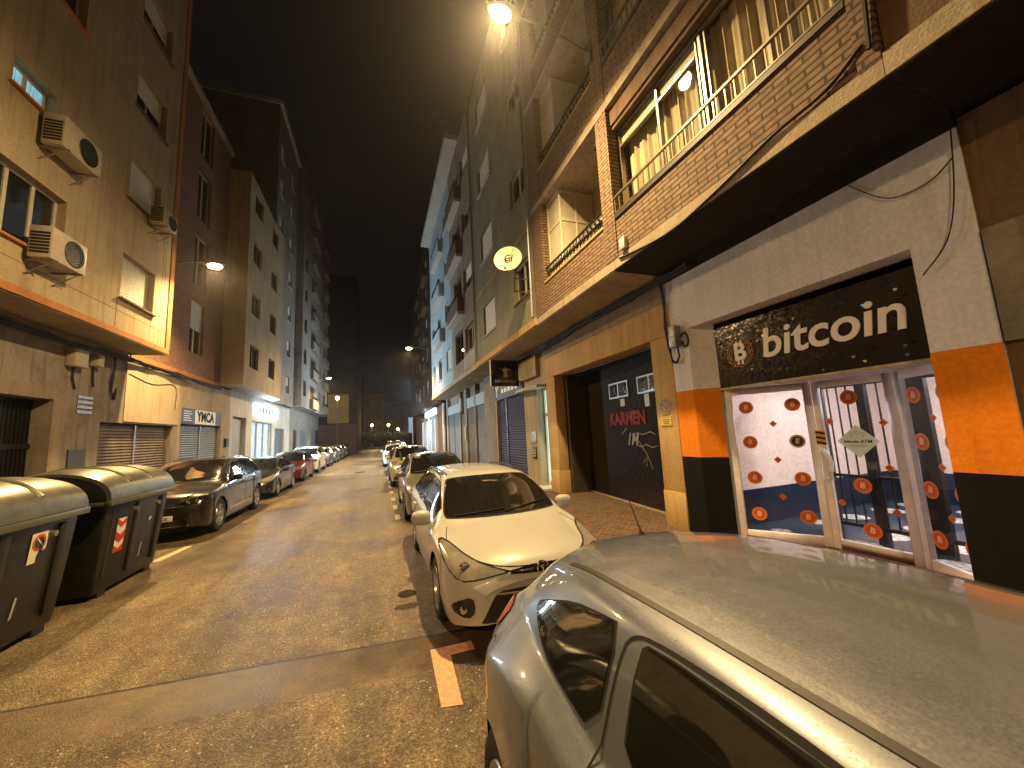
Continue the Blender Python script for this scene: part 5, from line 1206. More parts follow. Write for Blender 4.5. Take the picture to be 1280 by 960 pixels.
# ================================================================ LEFT SIDE
XL, XB = -6.75, -5.87
L1 = empty('apartment_building', (-6, 10, 0), 'cream rendered flats with air conditioners and orange trim over the waste containers', 'building')
LF = 2.6; ops = []
for i in range(5):
    ops += [(11.3, 12.7, 5.65 + LF * i, 6.80 + LF * i), (8.1, 9.0, 8.30, 8.84) if i == 1 else (7.9, 9.50, 5.65 + LF * i, 6.95 + LF * i), (4.0, 5.4, 5.65 + LF * i, 6.80 + LF * i)]
b = MB(); wall_with(b, -1, XB, -4, 13.6, 4.72, 18.2, ops, .20, 3.5); b.build('wall', W_cream, L1)
for i in range(5):
    window(L1, -1, XB, 11.3, 12.7, 5.65 + LF * i, 6.80 + LF * i, 'shut' if i in (0, 1) else 'half', .20, W_brown)
    if i == 1: window(L1, -1, XB, 8.1, 9.0, 8.30, 8.84, 'lit', .20, W_orange)
    else: window(L1, -1, XB, 7.9, 9.50, 5.65 + LF * i, 6.95 + LF * i, 'three' if i == 0 else 'two', .20, W_orange)
    window(L1, -1, XB, 4.0, 5.4, 5.65 + LF * i, 6.80 + LF * i, 'shut', .20, W_brown)
part('orange_trim', W_orange, lambda b: (b.box(XB, XB + .03, -4, 13.6, 4.69, 4.86), b.box(XB, XB + .03, 13.42, 13.63, 4.86, 18.2)), L1)
part('soffit', W_soffit, lambda b: b.box(-6.78, XB + .03, -4, 13.6, 4.685, 4.718), L1)
part('render_joint', M_seam, lambda b: (b.box(XB, XB + .003, 4, 13.4, 5.30, 5.307), b.box(XB, XB + .003, 13.05, 13.057, 4.9, 18), b.box(XB, XB + .003, 13.18, 13.187, 4.9, 18), b.box(XB, XB + .003, 11.2, 11.207, 4.9, 5.6)), L1)
ops = [(9.75, 11.05, 0, 3.15), (12.65, 16.35, 0, 2.73)]
b = MB(); wall_with(b, -1, XL, -4, 16.6, 0, 4.70, ops, .35, 3); b.build('ground_wall', W_stone, L1)
part('door_surround', W_jamb, lambda b: (b.box(XL, XL + .05, 9.45, 9.75, .1, 3.45), b.box(XL, XL + .05, 11.05, 11.35, .1, 3.45), b.box(XL, XL + .05, 9.75, 11.05, 3.15, 3.45)), L1)
part('barred_door', M_iron, lambda b: ([b.box(XL - .28, XL - .26, 9.78 + k * .1, 9.8 + k * .1, .1, 3.1) for k in range(13)], b.box(XL - .33, XL - .30, 9.75, 11.05, .1, 3.15), b.box(XL - .29, XL - .25, 9.75, 11.05, 2.1, 2.2)), L1)
rshutter(L1, -1, XL, 12.68, 16.32, .11, 2.72, M_shutw, .085, 14.45, -.18)
part('pale_panel', wallmat('panel_cream', (.56, .46, .32), .25), lambda b: b.box(XL, XL + .02, 13.55, 16.6, 2.78, 4.45), L1)
part('vent_grille', M_metal, lambda b: [b.box(XL, XL + .02, 11.8, 12.3, 2.9 + k * .12, 2.97 + k * .12) for k in range(4)], L1)
part('hatch_cover', M_framed, lambda b: b.box(XL, XL + .03, 11.65, 12.2, 1.3, 2.05), L1)
for (y, w, z, h, lb) in ((11.3, .42, 3.95, .42, 'larger beige meter box under the cream flats, above the barred door side'), (12.05, .22, 4.08, .30, 'small yellowed meter box next to the larger beige one')):
    r = empty('meter_box', (XL, y, z), lb, 'meter box')
    part('case', M_box, lambda b: b.box(XL, XL + .2, y, y + w, z, z + h), r, bevel=.03)
    part('conduit', M_cable, lambda b: b.tube([(XL + .05, y + w / 2, z), (XL + .05, y + w / 2, z - .25), (XL + .04, y + w * .8, z - .5)], .02, 6), r, smooth=True)
CL = empty('cable_bundle', (XL + .1, 9, 4.55), 'tangled black cables running along the wall under the orange trimmed bay', 'cable')
for k in range(6):
    pts = [(XL + .10 + rnd.uniform(-.05, .05), y, 4.52 + rnd.uniform(-.09, .07)) for y in (5, 7, 8.5, 9.6, 10.6, 11.6, 12.4, 13.3, 14.5, 16, 18, 20)]
    b = MB(); b.tube(pts, rnd.uniform(.012, .03), 6); b.build('cable_strand', M_cable, CL, smooth=True)
CG = empty('cable_drop', (XL, 12.9, 4), 'knot of cables hanging between the meter boxes and the cream wall panel', 'cable')
for k in range(5):
    o_ = rnd.uniform(-.12, .12); b = MB(); b.tube([(XL + .08, 12.85 + o_, 4.5), (XL + .08, 12.9 - o_, 4.2), (XL + .10, 12.8 + o_, 3.9), (XL + .06, 12.85, 3.55), (XL + .06, 13.0 - o_, 3.35), (XL + .06, 13.05, 3.6 + o_)], rnd.uniform(.01, .022), 6); b.build('cable_strand', M_cable, CG, smooth=True)
cable([(XL + .03, 13.6, 4.15), (XL + .03, 14.8, 4.0), (XL + .03, 16.2, 4.12), (XL + .03, 16.3, 3.3)], .010, 'thin sagging cable on the cream wall panel above the brown shutters')
def ac_unit(x, y, z, label, w=.85, h=.6):
    r = empty('air_conditioner', (XB, y, z), label, 'air conditioner', 'air conditioners on the cream flats'); x = XB + .08
    part('case', simple('ac_cream', (.46, .42, .34), .5, var=.12), lambda b: b.box(x, x + .32, y, y + w, z, z + h), r, bevel=.02)
    part('fan_grille', M_dark, lambda b: (b.lathe([(.001, .0), (h * .36, .0), (h * .40, .012), (h * .42, .0)], (x + .323, y + w * .62, z + h / 2), 'X', 28),), r)
    part('fan_guard', M_metal, lambda b: [b.lathe([(q, .012), (q + .006, .012)], (x + .325, y + w * .62, z + h / 2), 'X', 24) for q in (.05, .10, .15, .20)], r)
    part('louvre', M_dark, lambda b: [b.box(x + .03, x + .29, y - .004, y + .002, z + .08 + k * .06, z + .12 + k * .06) for k in range(7)], r)
    part('bracket', M_metal, lambda b: [(b.box(XB, x + .36, y + q, y + q + .03, z - .035, z - .004), b.tube([(XB, y + q + .015, z - .28), (x + .3, y + q + .015, z - .02)], .012, 6)) for q in (.1, w - .14)], r)
ac_unit(0, 8.62, 5.42, 'air conditioner with round fan below the dark three leaf window')
ac_unit(0, 12.05, 8.02, 'small air conditioner high on the bay above the slatted window by the lamp', .7, .5)
ac_unit(0, 8.62, 7.62, 'air conditioner under the turquoise lit window', 1.0, .62)

L2 = empty('apartment_building', (-6.75, 17, 0), 'red brick flats with orange base strip behind the wall mounted street lamp', 'building')
ops = [(17.1, 18.3, 5.6 + 2.75 * i, 7.7 + 2.75 * i) for i in range(4)]
b = MB(); wall_with(b, -1, XL, 13.64, 20.2, 4.75, 16.0, ops, .16, 3); b.build('wall', BR2, L2)
for i, o_ in enumerate(ops): window(L2, -1, XL, *o_, 'two' if i else 'half', .16)
part('orange_trim', W_orange, lambda b: b.box(XL, XL + .04, 13.64, 20.2, 4.60, 4.75), L2)
part('roof_edge', W_tan, lambda b: b.box(-9, XL + .15, 13.64, 20.2, 16.0, 16.2), L2)
b = MB(); wall_with(b, -1, XL, 16.6, 21.6, 0, 4.60, [(16.85, 20.55, 0, 3.43)], .25, 3); b.build('ground_wall', W_tan, L2)
rshutter(L2, -1, XL, 16.88, 20.5, .11, 2.82, M_shutb, .085, 18.75, -.16)
YS = empty('shop_sign', (XL, 18.7, 3.1), 'black and white shop sign with four bold letters above the blue shutters', 'sign')
part('sign_panel', M_dark, lambda b: b.box(XL - .14, XL - .02, 16.87, 20.52, 2.85, 3.45), YS)
part('white_panel', simple('sign_white', (.78, .76, .68), .5), lambda b: b.box(XL - .021, XL - .012, 18.0, 19.95, 2.87, 3.43), YS)
text('YMCA', (XL - .010, 18.97, 3.15), 'L', .54, M_seam, YS, 'lettering', align='CENTER', bold=.02, sx=1.05)
part('small_lettering', M_white, lambda b: [b.box(XL - .021, XL - .016, 17.1, 17.75 - .08 * (k % 3), 2.97 + k * .085, 3.0 + k * .085) for k in range(5)], YS)
part('wall_lamp_box', M_dark, lambda b: (b.box(XL, XL + .1, 21.0, 21.3, 1.9, 2.3), b.box(XL, XL + .06, 20.9, 21.1, 1.2, 1.5)), L2)
L3 = empty('apartment_building', (-6, 23, 0), 'cream flats jutting over the glowing white shop front', 'building')
ops = [(21.0, 22.4, 5.7 + 2.7 * i, 6.85 + 2.7 * i) for i in range(4)] + [(24.3, 25.6, 5.7 + 2.7 * i, 6.85 + 2.7 * i) for i in range(4)]
b = MB(); wall_with(b, -1, XB, 20.22, 27.2, 4.72, 15.4, ops, .16, 2); b.build('wall', W_cream, L3)
for o_ in ops: window(L3, -1, XB, *o_, 'two' if o_[0] < 22 else 'one', .16, None, M_framed)
part('soffit', W_palest, lambda b: b.box(-6.78, XB, 20.22, 27.2, 4.69, 4.718), L3)
ops = [(22.0, 24.0, 0, 3.4), (25.0, 29.3, 0, 3.3), (30.0, 32.7, 0, 3.0)]
b = MB(); wall_with(b, -1, XL, 21.6, 34.5, 0, 4.68, ops, .3, 3); b.build('ground_wall', W_palest, L3)
part('door_panel', simple('door_grey', (.3, .3, .3), .5), lambda b: b.box(XL - .27, XL - .22, 22.1, 23.9, .1, 3.3), L3)
part('shop_glazing', simple('shop_glow_cold', (.45, .6, .75), .4, emit=(.50, .72, 1.), es=.35, var=.5, vs=3), lambda b: b.box(XL - .27, XL - .22, 25.05, 29.25, .1, 3.25), L3)
part('shop_mullion', M_frame, lambda b: [b.box(XL - .2, XL - .12, y, y + .1, .1, 3.25) for y in (25.05, 26.4, 27.8, 29.15)], L3)
rshutter(L3, -1, XL, 30.05, 32.65, .11, 3.0, M_shutb, .1, None, -.2)
SG = empty('shop_sign', (XL, 27.4, 4), 'glowing white shop sign lighting the soffit of the cream flats', 'sign')
part('light_box', simple('sign_white_glow', (.9, .95, 1), .4, emit=(.72, .9, 1.), es=4), lambda b: b.box(XL + .01, XL + .16, 25.1, 30.2, 3.62, 4.32), SG, bevel=.01)
part('lettering', simple('letter_cyan', (.05, .2, .3), .5), lambda b: [b.box(XL + .16, XL + .165, 25.6 + k * .7, 26.0 + k * .7, 3.8, 4.15) for k in range(6)], SG)
l = bpy.data.lights.new('sign_light', 'AREA'); l.energy = 2000; l.color = (.62, .84, 1.); l.shape = 'RECTANGLE'; l.size = 5; l.size_y = .6
o = bpy.data.objects.new('sign_light', l); COL.objects.link(o); o.parent = SG; o.location = (.2, .2, 0); o.rotation_euler = (0, math.radians(-90), 0)
L4 = empty('apartment_building', (-7, 30, 0), 'tall grey tower block with blank gable rising behind the cream flats', 'building')
ops = [(y, y + 1.1, 5.6 + 2.75 * i, 6.9 + 2.75 * i) for i in range(7) for y in (28.0, 31.2)]
b = MB(); wall_with(b, -1, -6.4, 27.3, 33.9, 4.72, 25.6, ops, .16, 8); b.build('wall', W_tower, L4)
for o_ in ops: window(L4, -1, -6.4, *o_, 'half', .16, W_palest)
part('roof_edge', W_palest, lambda b: b.box(-14.5, -6.2, 27.2, 33.9, 25.6, 25.9), L4)
L5 = empty('apartment_building', (-6, 42, 0), 'tall pale flats with stacked balconies beyond the grey tower block', 'building')
ops = [(y, y + w_, 5.8 + 2.75 * i, 7.1 + 2.75 * i) for i in range(8) for y, w_ in ((34.8, 1.2), (38.2, 3.0), (43.5, 1.2), (46.5, 2.4))]
b = MB(); wall_with(b, -1, XB, 34.0, 50, 4.9, 27.6, ops, .25, 3); b.build('wall', W_tower, L5)
for o_ in ops: window(L5, -1, XB, *o_, 'three' if o_[1] - o_[0] > 2 else 'one', .25, None, M_framed)
for i in range(8): balcony(L5, -1, XB, .3, 38.0, 41.4, 5.0 + 2.75 * i + .1, W_pink, 1.0, W_tower); balcony(L5, -1, XB, .3, 46.2, 49.2, 5.0 + 2.75 * i + .1, W_pink, 1.0, W_tower)
part('soffit', W_palest, lambda b: b.box(-6.78, XB, 34.0, 50, 4.86, 4.898), L5)
part('ground_wall', W_stone, lambda b: (b.box(-10, XL, 34.5, 50, 0, 4.86),), L5)
part('shop_panel', M_shutb, lambda b: (b.box(XL, XL + .03, 39.2, 41.5, .1, 3.0), b.box(XL, XL + .03, 44.5, 47.5, .1, 3.1)), L5)
part('dark_doorway', M_dark, lambda b: (b.box(XL, XL + .03, 36.0, 37.2, .1, 3.0), b.box(XL, XL + .03, 48.0, 49.6, .1, 3.2)), L5)

# ================================================================ END OF THE STREET
Q = empty('apartment_building', (-9, 62, 0), 'dark brown block with a yellow lit gable wall at the street end', 'building')
ops = [(-0, 0, 0, 0)]
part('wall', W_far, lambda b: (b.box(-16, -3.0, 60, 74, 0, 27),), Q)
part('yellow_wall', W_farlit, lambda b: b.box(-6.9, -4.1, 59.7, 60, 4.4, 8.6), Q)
part('low_annexe', BR2, lambda b: b.box(-14, -3.0, 58.5, 60, 0, 4.2), Q)
for i in range(6):
    for x in (-4.6, -8.2): part('window', M_framed, lambda b: b.box(x, x + 1.2, 59.95, 59.998, 10 + i * 2.8, 11.3 + i * 2.8), Q)
far = [(-3.6, 1.4, 98, 13.0, W_farq, 'ochre building straight ahead at the end of the street'), (1.5, 5.2, 104, 11.5, W_brown, 'low brown building beside the ochre one at the street end'), (5.3, 14, 96, 10, W_far, 'dark long building behind the lowest globe lamp'), (-14, -3.7, 104, 17, W_far, 'taller dark building behind the brown block at the street end'), (12, 26, 90, 15, W_far, 'dark block hidden behind the building with the bright lit shop')]
for (x0, x1, y, h, m_, lb) in far:
    r = empty('apartment_building', ((x0 + x1) / 2, y, 0), lb, 'building')
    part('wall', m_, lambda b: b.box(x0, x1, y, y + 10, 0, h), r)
    part('roof', W_far, lambda b: b.prism([(x0 - .3, y - .3, h), (x1 + .3, y - .3, h), ((x0 + x1) / 2, y - .3, h + 1.6)], (0, 10.6, 0)), r)
    k = int((x1 - x0) / 1.9)
    for i in range(k):
        for j in range(int((h - 3) / 3)):
            xx = x0 + (x1 - x0) * (i + .5) / k; part('window', M_framed, lambda b: b.box(xx - .45, xx + .45, y - .03, y - .002, 3.6 + j * 3, 5.2 + j * 3), r)
def globe_lamp(x, y, z, lb, pw=260):
    r = empty('street_lamp', (x, y, 0), lb, 'street lamp', 'globe lamps on the square')
    part('pole', M_lampbody, lambda b: b.tube([(x, y, .1), (x, y, z - .2)], .05, 8, .035), r, smooth=True)
    part('globe', simple('globe_glow', (1, .8, .5), .4, emit=(1, .68, .28), es=45), lambda b: b.ball((x, y, z), .22, .22, .22, 14), r, smooth=True)
    l = bpy.data.lights.new('lamp_light', 'POINT'); l.energy = pw * .9; l.color = sod; l.shadow_soft_size = .25
    o = bpy.data.objects.new('lamp_light', l); COL.objects.link(o); o.parent = r; o.location = (0, -.3, z)
globe_lamp(-1.2, 80, 4.6, 'brightest globe lamp on the square, in front of the ochre building', 500); globe_lamp(1.95, 81, 4.6, 'middle globe lamp on the far square'); globe_lamp(3.7, 79, 3.6, 'lowest globe lamp on the far square')
globe_lamp(-4.9, 52, 7.3, 'white globe lamp on a post beside the yellow gable wall', 200)
M_leaf = simple('foliage', (.045, .06, .022), .7, var=.4, vs=3)
M_bark = simple('bark', (.10, .075, .05), .9, var=.3)
def tree(x, y, h, r_, lb, nm='street_tree'):
    t_ = empty(nm, (x, y, 0), lb, 'tree' if nm != 'bush' else 'bush', 'planting on the square')
    rr = random.Random(int(x * 97 + y)); tips = []
    b = MB(); th = h * .45
    b.tube([(x, y, 0), (x + .05, y, th * .5), (x, y, th)], .11 * h / 5, 8, .07 * h / 5)
    for k in range(6):
        a = k * 1.05 + rr.random(); e = Vector((x + math.cos(a) * r_ * .6, y + math.sin(a) * r_ * .6, th + (h - th) * rr.uniform(.3, .8))); b.tube([(x, y, th * .9), tuple((Vector((x, y, th)) + e) / 2 + Vector((0, 0, .15))), tuple(e)], .05, 5, .015); tips.append(e)
    b.build('trunk', M_bark, t_, smooth=True)
    b = MB()
    for k in range(900):
        c = rr.choice(tips); v = Vector((rr.gauss(0, 1), rr.gauss(0, 1), rr.gauss(0, .8))) * r_ * .33; p = c + v; s = .13
        a = Vector((rr.uniform(-1, 1), rr.uniform(-1, 1), rr.uniform(-1, 1))).normalized() * s; c2 = a.cross(Vector((rr.uniform(-1, 1), rr.uniform(-1, 1), rr.uniform(-1, 1)))).normalized() * s * .7
        b.poly([p - a, p + c2, p + a, p - c2])
    b.build('crown', M_leaf, t_)
for (x, y, h, r_, lb) in ((-4.4, 78.5, 3.4, 1.6, 'dense dark shrub in front of the corner of the brown block'), (-2.6, 78, 3.2, 1.3, 'round dark shrub next to the brightest globe lamp'), (.6, 79, 3.0, 1.5, 'dark shrub between the two upper globe lamps'), (2.7, 78, 2.8, 1.2, 'dark shrub between the middle and the lowest globe lamp'), (5.2, 80, 3.2, 1.4, 'dark shrub on the square behind the blue banner post'), (-7, 79, 4.5, 1.8, 'taller dark tree in front of the brown block')):
    tree(x, y, h, r_, lb)
BP = empty('banner_post', (2.75, 33, 0), 'blue and white upright banner sign on a kerbside post', 'sign')
part('post', M_metal, lambda b: b.tube([(2.75, 33, .1), (2.75, 33, 3.6)], .03, 8), BP)
part('board', simple('banner_blue', (.12, .22, .40), .5, var=.5, vs=6), lambda b: b.box(2.42, 2.72, 32.97, 33.03, 2.3, 3.6), BP)
BO = empty('litter_bin', (-1.2, 76.6, 0), 'small white bin standing at the far end of the road', 'bin')
part('case', M_white, lambda b: b.box(-1.5, -1.0, 76.4, 76.8, .1, 1.1), BO, bevel=.04)
# ================================================================ BINS
M_bin = simple('bin_plastic', (.013, .014, .012), .40, var=.3, vs=7, bump=.12, bs=90)
def lid_mat():
    m, t, p, o = nt('bin_lid'); g = N(t, 'ShaderNodeNewGeometry')
    n = N(t, 'ShaderNodeTexNoise'); n.inputs['Scale'].default_value = 3.5; n.inputs['Detail'].default_value = 8; n.inputs['Roughness'].default_value = .7; t.links.new(g.outputs[0], n.inputs[0])
    r = ramp(t, [(.3, (.15, .155, .12)), (.6, (.27, .27, .22)), (.8, (.36, .35, .28))]); t.links.new(n.outputs[0], r.inputs[0]); t.links.new(r.outputs[0], p.inputs['Base Color'])
    p.inputs['Metallic'].default_value = .75; rr = N(t, 'ShaderNodeMapRange'); rr.inputs[3].default_value = .26; rr.inputs[4].default_value = .48; t.links.new(n.outputs[0], rr.inputs[0]); t.links.new(rr.outputs[0], p.inputs['Roughness'])
    return m
M_lid = lid_mat()
def container(y0, y1, xf, label):
    """side-loading street container: front face towards +x, domed lid with ribs"""
    xb = xf - 1.25; r = empty('waste_container', ((xf + xb) / 2, (y0 + y1) / 2, 0), label, 'waste container', 'street waste containers')
    def body(b):
        zs = [(.06, .12, .06), (.6, .06, .03), (1.22, .0, .0)]   # height, inset in x, inset in y
        prev = None
        for (z, ix, iy) in zs:
            ring = [(xb + ix, y0 + iy, z), (xf - ix, y0 + iy, z), (xf - ix, y1 - iy, z), (xb + ix, y1 - iy, z)]; n_ = len(b.v); b.v += ring
            if prev is not None:
                for j in range(4): b.f.append((prev + j, prev + (j + 1) % 4, n_ + (j + 1) % 4, n_ + j))
            else: b.f.append((n_, n_ + 3, n_ + 2, n_ + 1))
            prev = n_
        b.f.append((prev, prev + 1, prev + 2, prev + 3))
    part('body', M_bin, body, r, bevel=.03)
    W_ = y1 - y0
    part('front_rib', M_bin, lambda b: [b.prism([(xf - .098 + .02, q, .2), (xf - .098 + .02, q + .12, .2), (xf - .098 - .02, q + .12, .2), (xf - .098 - .02, q, .2)], (.095, 0, .98)) for q in (y0 + W_ * .42, y0 + W_ * .84)] + [b.prism([(xf - .085, q, .25), (xf - .085, q + .05, .25), (xf - .12, q + .05, .25), (xf - .12, q, .25)], (.085, 0, .9)) for q in (y0 + .14, y1 - .19)], r, bevel=.01)
    part('rim', simple('bin_rim', (.12, .12, .105), .35, metal=.3), lambda b: (b.box(xf - .02, xf + .07, y0 - .06, y1 + .06, 1.22, 1.30), b.box(xb - .04, xb + .02, y0 - .06, y1 + .06, 1.22, 1.30), b.box(xb, xf, y0 - .06, y0, 1.22, 1.295), b.box(xb, xf, y1, y1 + .06, 1.22, 1.295)), r, bevel=.015)
    def lid(b):
        n_ = 22; m_ = 10; ys = []
        yy = [0, .03, .10, .2, .35, .5, .65, .8, .9, .97, 1]
        for k, u in enumerate(yy):
            e = 1 - .10 * (abs(2 * u - 1) ** 6); base = len(b.v)
            for j in range(n_ + 1):
                a = PI * j / n_; cx = (xf + xb) / 2 + .02; s_ = math.sin(a) ** .85 if a > 0 else 0
                b.v.append((cx + .66 * math.cos(a), y0 - .04 + (W_ + .08) * u, 1.305 + .43 * e * s_))
            ys.append(base)
        for k in range(len(ys) - 1):
            for j in range(n_): b.f.append((ys[k] + j, ys[k] + j + 1, ys[k+1] + j + 1, ys[k+1] + j))
        for q in (0, -1): b.f.append(tuple(ys[q] + j for j in range(n_ + 1)))
    ld = part('lid', M_lid, lid, r, smooth=True, sharp=50)
    for u in (.30, .68):
        def rib(b):
            pts = []
            for j in range(3, 20): a = PI * j / 22; pts.append(((xf + xb) / 2 + .02 + .655 * math.cos(a), y0 + W_ * u, 1.30 + .428 * math.sin(a) ** .85))
            b.tube(pts, .030, 8)
        part('lid_rib', M_lid, rib, ld, smooth=True)
    part('end_cap', M_bin, lambda b: [b.prism([((xf + xb) / 2 + .02 + .62 * math.cos(PI * j / 12), q, 1.30 + .36 * math.sin(PI * j / 12) ** .85) for j in range(13)], (0, .02, 0)) for q in (y0 - .062, y1 + .042)], r)
    for (a, c) in ((xf - .18, y0 + .25), (xf - .18, y1 - .25), (xb + .18, y0 + .25), (xb + .18, y1 - .25)): part('foot', M_dark, lambda b: b.box(a - .06, a + .06, c - .08, c + .08, .0, .08), r)
    part('lifting_pin', M_metal, lambda b: [b.lathe([(.03, 0), (.03, .05), (.001, .05)], (xf + .05, q, 1.1), 'X', 12) for q in (y0 + .5, y1 - .5)], r)
    for z in (.45,): part('scuff', simple('scuff_white', (.35, .34, .3), .8), lambda b: b.prism([(xf - .080, y0 + W_ * .60, .32), (xf - .079, y0 + W_ * .615, .33), (xf - .062, y0 + W_ * .63, .52), (xf - .062, y0 + W_ * .615, .53)], (.003, 0, 0)), r)
    return r, lambda y, z: (xf - max(0, (1.22 - z)) * .0968 + .004, y, z)
r1, F1 = container(4.42, 6.20, -3.42, 'dark domed waste container with a torn round no parking sticker')
r2, F2 = container(6.78, 8.36, -3.46, 'dark domed waste container with a red and white chevron sticker')
def sticker(nm, mat, F, pts, parent, o=0):
    b = MB(); b.prism([tuple(Vector(F(y, z)) + Vector((o, 0, 0))) for y, z in pts], (.002, 0, 0)); return b.build(nm, mat, parent)
M_stw = simple('sticker_white', (.72, .70, .62), .5, var=.1, vs=30); M_str = simple('sticker_red', (.50, .03, .02), .5); M_stb = simple('sticker_blue', (.03, .04, .10), .5)
s_ = sticker('sticker', M_stw, F1, [(5.56, 1.13), (5.77, 1.13), (5.77, .95), (5.73, .92), (5.69, .95), (5.66, .88), (5.66, .82), (5.56, .82)], r1, .002)
def ringp(cy, cz, r0, r1_, n_=24): return [(cy + r0 * math.cos(2*PI*i/n_), cz + r0 * math.sin(2*PI*i/n_)) for i in range(n_ + 1)], [(cy + r1_ * math.cos(2*PI*i/n_), cz + r1_ * math.sin(2*PI*i/n_)) for i in range(n_ + 1)]
cy, cz = 5.665, 1.025
sticker('sticker_ring', simple('sticker_orange_red', (.55, .10, .02), .5), F1, [(cy + .085 * math.cos(2*PI*i/24), cz + .085 * math.sin(2*PI*i/24)) for i in range(24)], s_, .005)
sticker('sticker_disc', M_stb, F1, [(cy + .057 * math.cos(2*PI*i/24), cz + .057 * math.sin(2*PI*i/24)) for i in range(24)], s_, .008)
sticker('sticker_bar', M_stw, F1, [(cy - .052, cz + .045), (cy - .042, cz + .055), (cy + .052, cz - .042), (cy + .042, cz - .054)], s_, .011)
s_ = sticker('chevron_sticker', M_stw, F2, [(7.07, 1.0), (7.27, 1.0), (7.27, .54), (7.07, .54)], r2, .002)
for k, z in enumerate((.93, .72, .52)):
    zt = min(z + .11, 1.0); sticker('chevron', M_str, F2, [(7.07, zt), (7.07, z), (7.17, max(z - .06, .54)), (7.27, z), (7.27, zt), (7.17, zt - .06)] if k < 2 else [(7.07, .64), (7.07, .54), (7.27, .54), (7.27, .64), (7.17, .58)], s_, .005)
sticker('small_sticker', M_stw, F2, [(7.86, .86), (7.92, .90), (7.94, .86), (7.88, .82)], r2, .002)

# ================================================================ CARS
PT_silver = paint('paint_silver', (.135, .158, .20), .4, .33, .20)
PT_white = paint('paint_cream_white', (.42, .425, .41), .0, .35, .12)
PT_white2 = paint('paint_white', (.70, .70, .68), .0, .35, .1)
PT_brown = paint('paint_black_brown', (.010, .0075, .007), .3, .25, .06)
PT_dark = paint('paint_dark_grey', (.04, .038, .038), .5, .28, .08)
PT_red = paint('paint_red', (.17, .012, .010), .3, .28, .06)
PT_grey = paint('paint_grey', (.22, .22, .22), .6, .32, .1)
PT_pale = paint('paint_pale_gold', (.46, .42, .30), .5, .33, .1)
PT_blue = paint('paint_blue_grey', (.08, .10, .14), .5, .3, .08)
GR, GL = 'cars parked along the right kerb', 'cars parked along the left kerb'
make_car('parked_car', 'silver grey coupe with a dusty roof and roof antenna before the coin shop', 1.35, -1.75, COUPE, PT_silver, GR)
make_car('parked_car', 'cream white estate car with its nose behind the silver coupe', 1.46, 3.42, WAGON, PT_white, GR)
make_car('parked_car', 'small grey car parked directly behind the cream white estate', 1.42, 8.75, scaled(HATCH, H=1.5), PT_grey, GR)
make_car('parked_car', 'pale crossover with two round front lamps, third behind the silver coupe', 1.32, 15.3, CROSS, PT_pale, GR)
make_car('parked_car', 'grey estate mostly hidden behind the pale crossover', 1.40, 20.6, scaled(WAGON, dt=.08, res=.08, detail=1), PT_grey, GR)
make_car('parked_car', 'white hatchback with dark windscreen behind the half hidden grey estate', 1.15, 27.0, scaled(HATCH, dt=.1, res=.1), PT_white2, GR)
make_car('parked_car', 'tall dark car parked by the banner post', 1.45, 32.5, scaled(SUV, dt=.1, res=.1, detail=1, strips=[]), PT_dark, GR)
make_car('parked_car', 'large black brown off-road car beside the chevron waste container', -4.46, 9.98, SUV, PT_brown, GL)
make_car('parked_car', 'dark grey saloon between the black brown car and the red one', -4.42, 15.6, SEDAN, PT_dark, GL)
make_car('parked_car', 'red hatchback parked before the white off-road car', -4.36, 21.0, HATCH, PT_red, GL)
make_car('parked_car', 'white off-road car behind the red hatchback', -4.46, 26.0, scaled(SUV, dt=.08, res=.08, W=1.85), PT_white2, GL)
make_car('parked_car', 'silver hatchback just behind the white off-road car', -4.40, 31.6, scaled(HATCH, dt=.1, res=.1), PT_grey, GL)
make_car('parked_car', 'grey estate behind the silver hatchback by the tall pale flats', -4.40, 36.3, scaled(WAGON, dt=.1, res=.1, detail=1), PT_grey, GL)
make_car('parked_car', 'dark saloon behind the grey estate by the tall pale flats', -4.42, 41.4, scaled(SEDAN, dt=.1, res=.1), PT_dark, GL)
make_car('parked_car', 'blue grey hatchback between the dark saloon and the last dark off-road car', -4.40, 46.3, scaled(HATCH, dt=.12, res=.12, detail=1), PT_blue, GL)
make_car('parked_car', 'dark off-road car last before the cross road', -4.45, 50.8, scaled(SUV, dt=.12, res=.12, detail=1, strips=[]), PT_dark, GL)
split_loose({'orange_band', 'black_base', 'pillar', 'front_rib', 'end_cap', 'shut_line', 'bracket', 'window_trim', 'parapet', 'door_surround', 'lifting_pin', 'white_pilaster', 'column', 'shop_fascia', 'meter_cupboard', 'shop_panel', 'dark_doorway', 'wall_lamp_box', 'lettering', 'notice_mark', 'coin_strokes', 'room_wall', 'room_dado', 'shop_mullion', 'fascia_lettering', 'fan_guard', 'white_graffiti', 'window_scrawl', 'render_joint', 'loggia_wall', 'rim', 'poster'} - {'rim'})

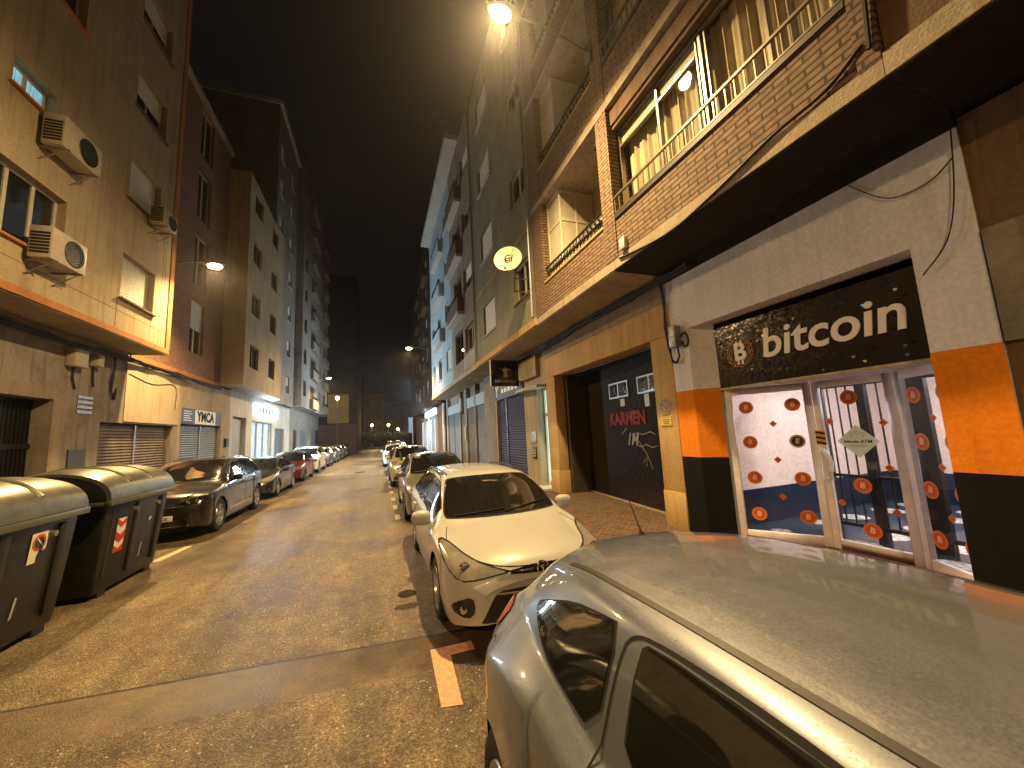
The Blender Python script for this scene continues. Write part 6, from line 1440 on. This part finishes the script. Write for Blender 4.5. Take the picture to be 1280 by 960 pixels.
b = MB(); b.box(-60, 60, -22, 132, -1.2, 36)  # thin scattering volume added so the lamps get a soft halo
hz_ = b.build('lamp_halo_haze', None); tag(hz_, kind='stuff'); hm = bpy.data.materials.new('lamp_halo_haze'); hm.use_nodes = True; t = hm.node_tree; t.nodes.clear()
o_ = N(t, 'ShaderNodeOutputMaterial'); pv = N(t, 'ShaderNodeVolumePrincipled'); pv.inputs['Density'].default_value = .0006; pv.inputs['Color'].default_value = (.95, .95, .95, 1); pv.inputs['Anisotropy'].default_value = .85
t.links.new(pv.outputs[0], o_.inputs['Volume']); hz_.data.materials.append(hm)
# ================================================================ CAMERA, SKY, RENDER
Rm = Matrix(((.94140898, .00407316, -.33724256), (-.33359859, -.13583655, -.93287749), (-.04960962, .99072289, -.12651895)))
cam = bpy.data.cameras.new('Camera'); co = bpy.data.objects.new('Camera', cam); COL.objects.link(co)
co.matrix_world = Matrix.Translation((0, 0, 1.95)) @ Rm.to_4x4()
cam.sensor_width = 36; cam.lens = 36 * 467 / 1280; cam.clip_start = .02; cam.clip_end = 1500
sc.camera = co
w = bpy.data.worlds.new('World'); sc.world = w; w.use_nodes = True; t = w.node_tree; bg = t.nodes['Background']
tc = N(t, 'ShaderNodeTexCoord'); n = N(t, 'ShaderNodeTexNoise'); n.inputs['Scale'].default_value = 2.5; n.inputs['Detail'].default_value = 6; t.links.new(tc.outputs['Generated'], n.inputs[0])
r = ramp(t, [(.35, (.0028, .0022, .0026)), (.7, (.0065, .0042, .0032))]); t.links.new(n.outputs[0], r.inputs[0]); t.links.new(r.outputs[0], bg.inputs[0]); bg.inputs[1].default_value = 1.0
sc.render.engine = 'CYCLES'; sc.cycles.volume_bounces = 0; sc.cycles.max_bounces = 6; sc.cycles.diffuse_bounces = 3; sc.cycles.glossy_bounces = 3; sc.cycles.transparent_max_bounces = 8
sc.cycles.use_denoising = True; sc.cycles.sample_clamp_indirect = 4; sc.cycles.caustics_reflective = False; sc.cycles.caustics_refractive = False
sc.view_settings.view_transform = 'Standard'; sc.view_settings.look = 'None'; sc.view_settings.exposure = 0.2; sc.view_settings.gamma = 1
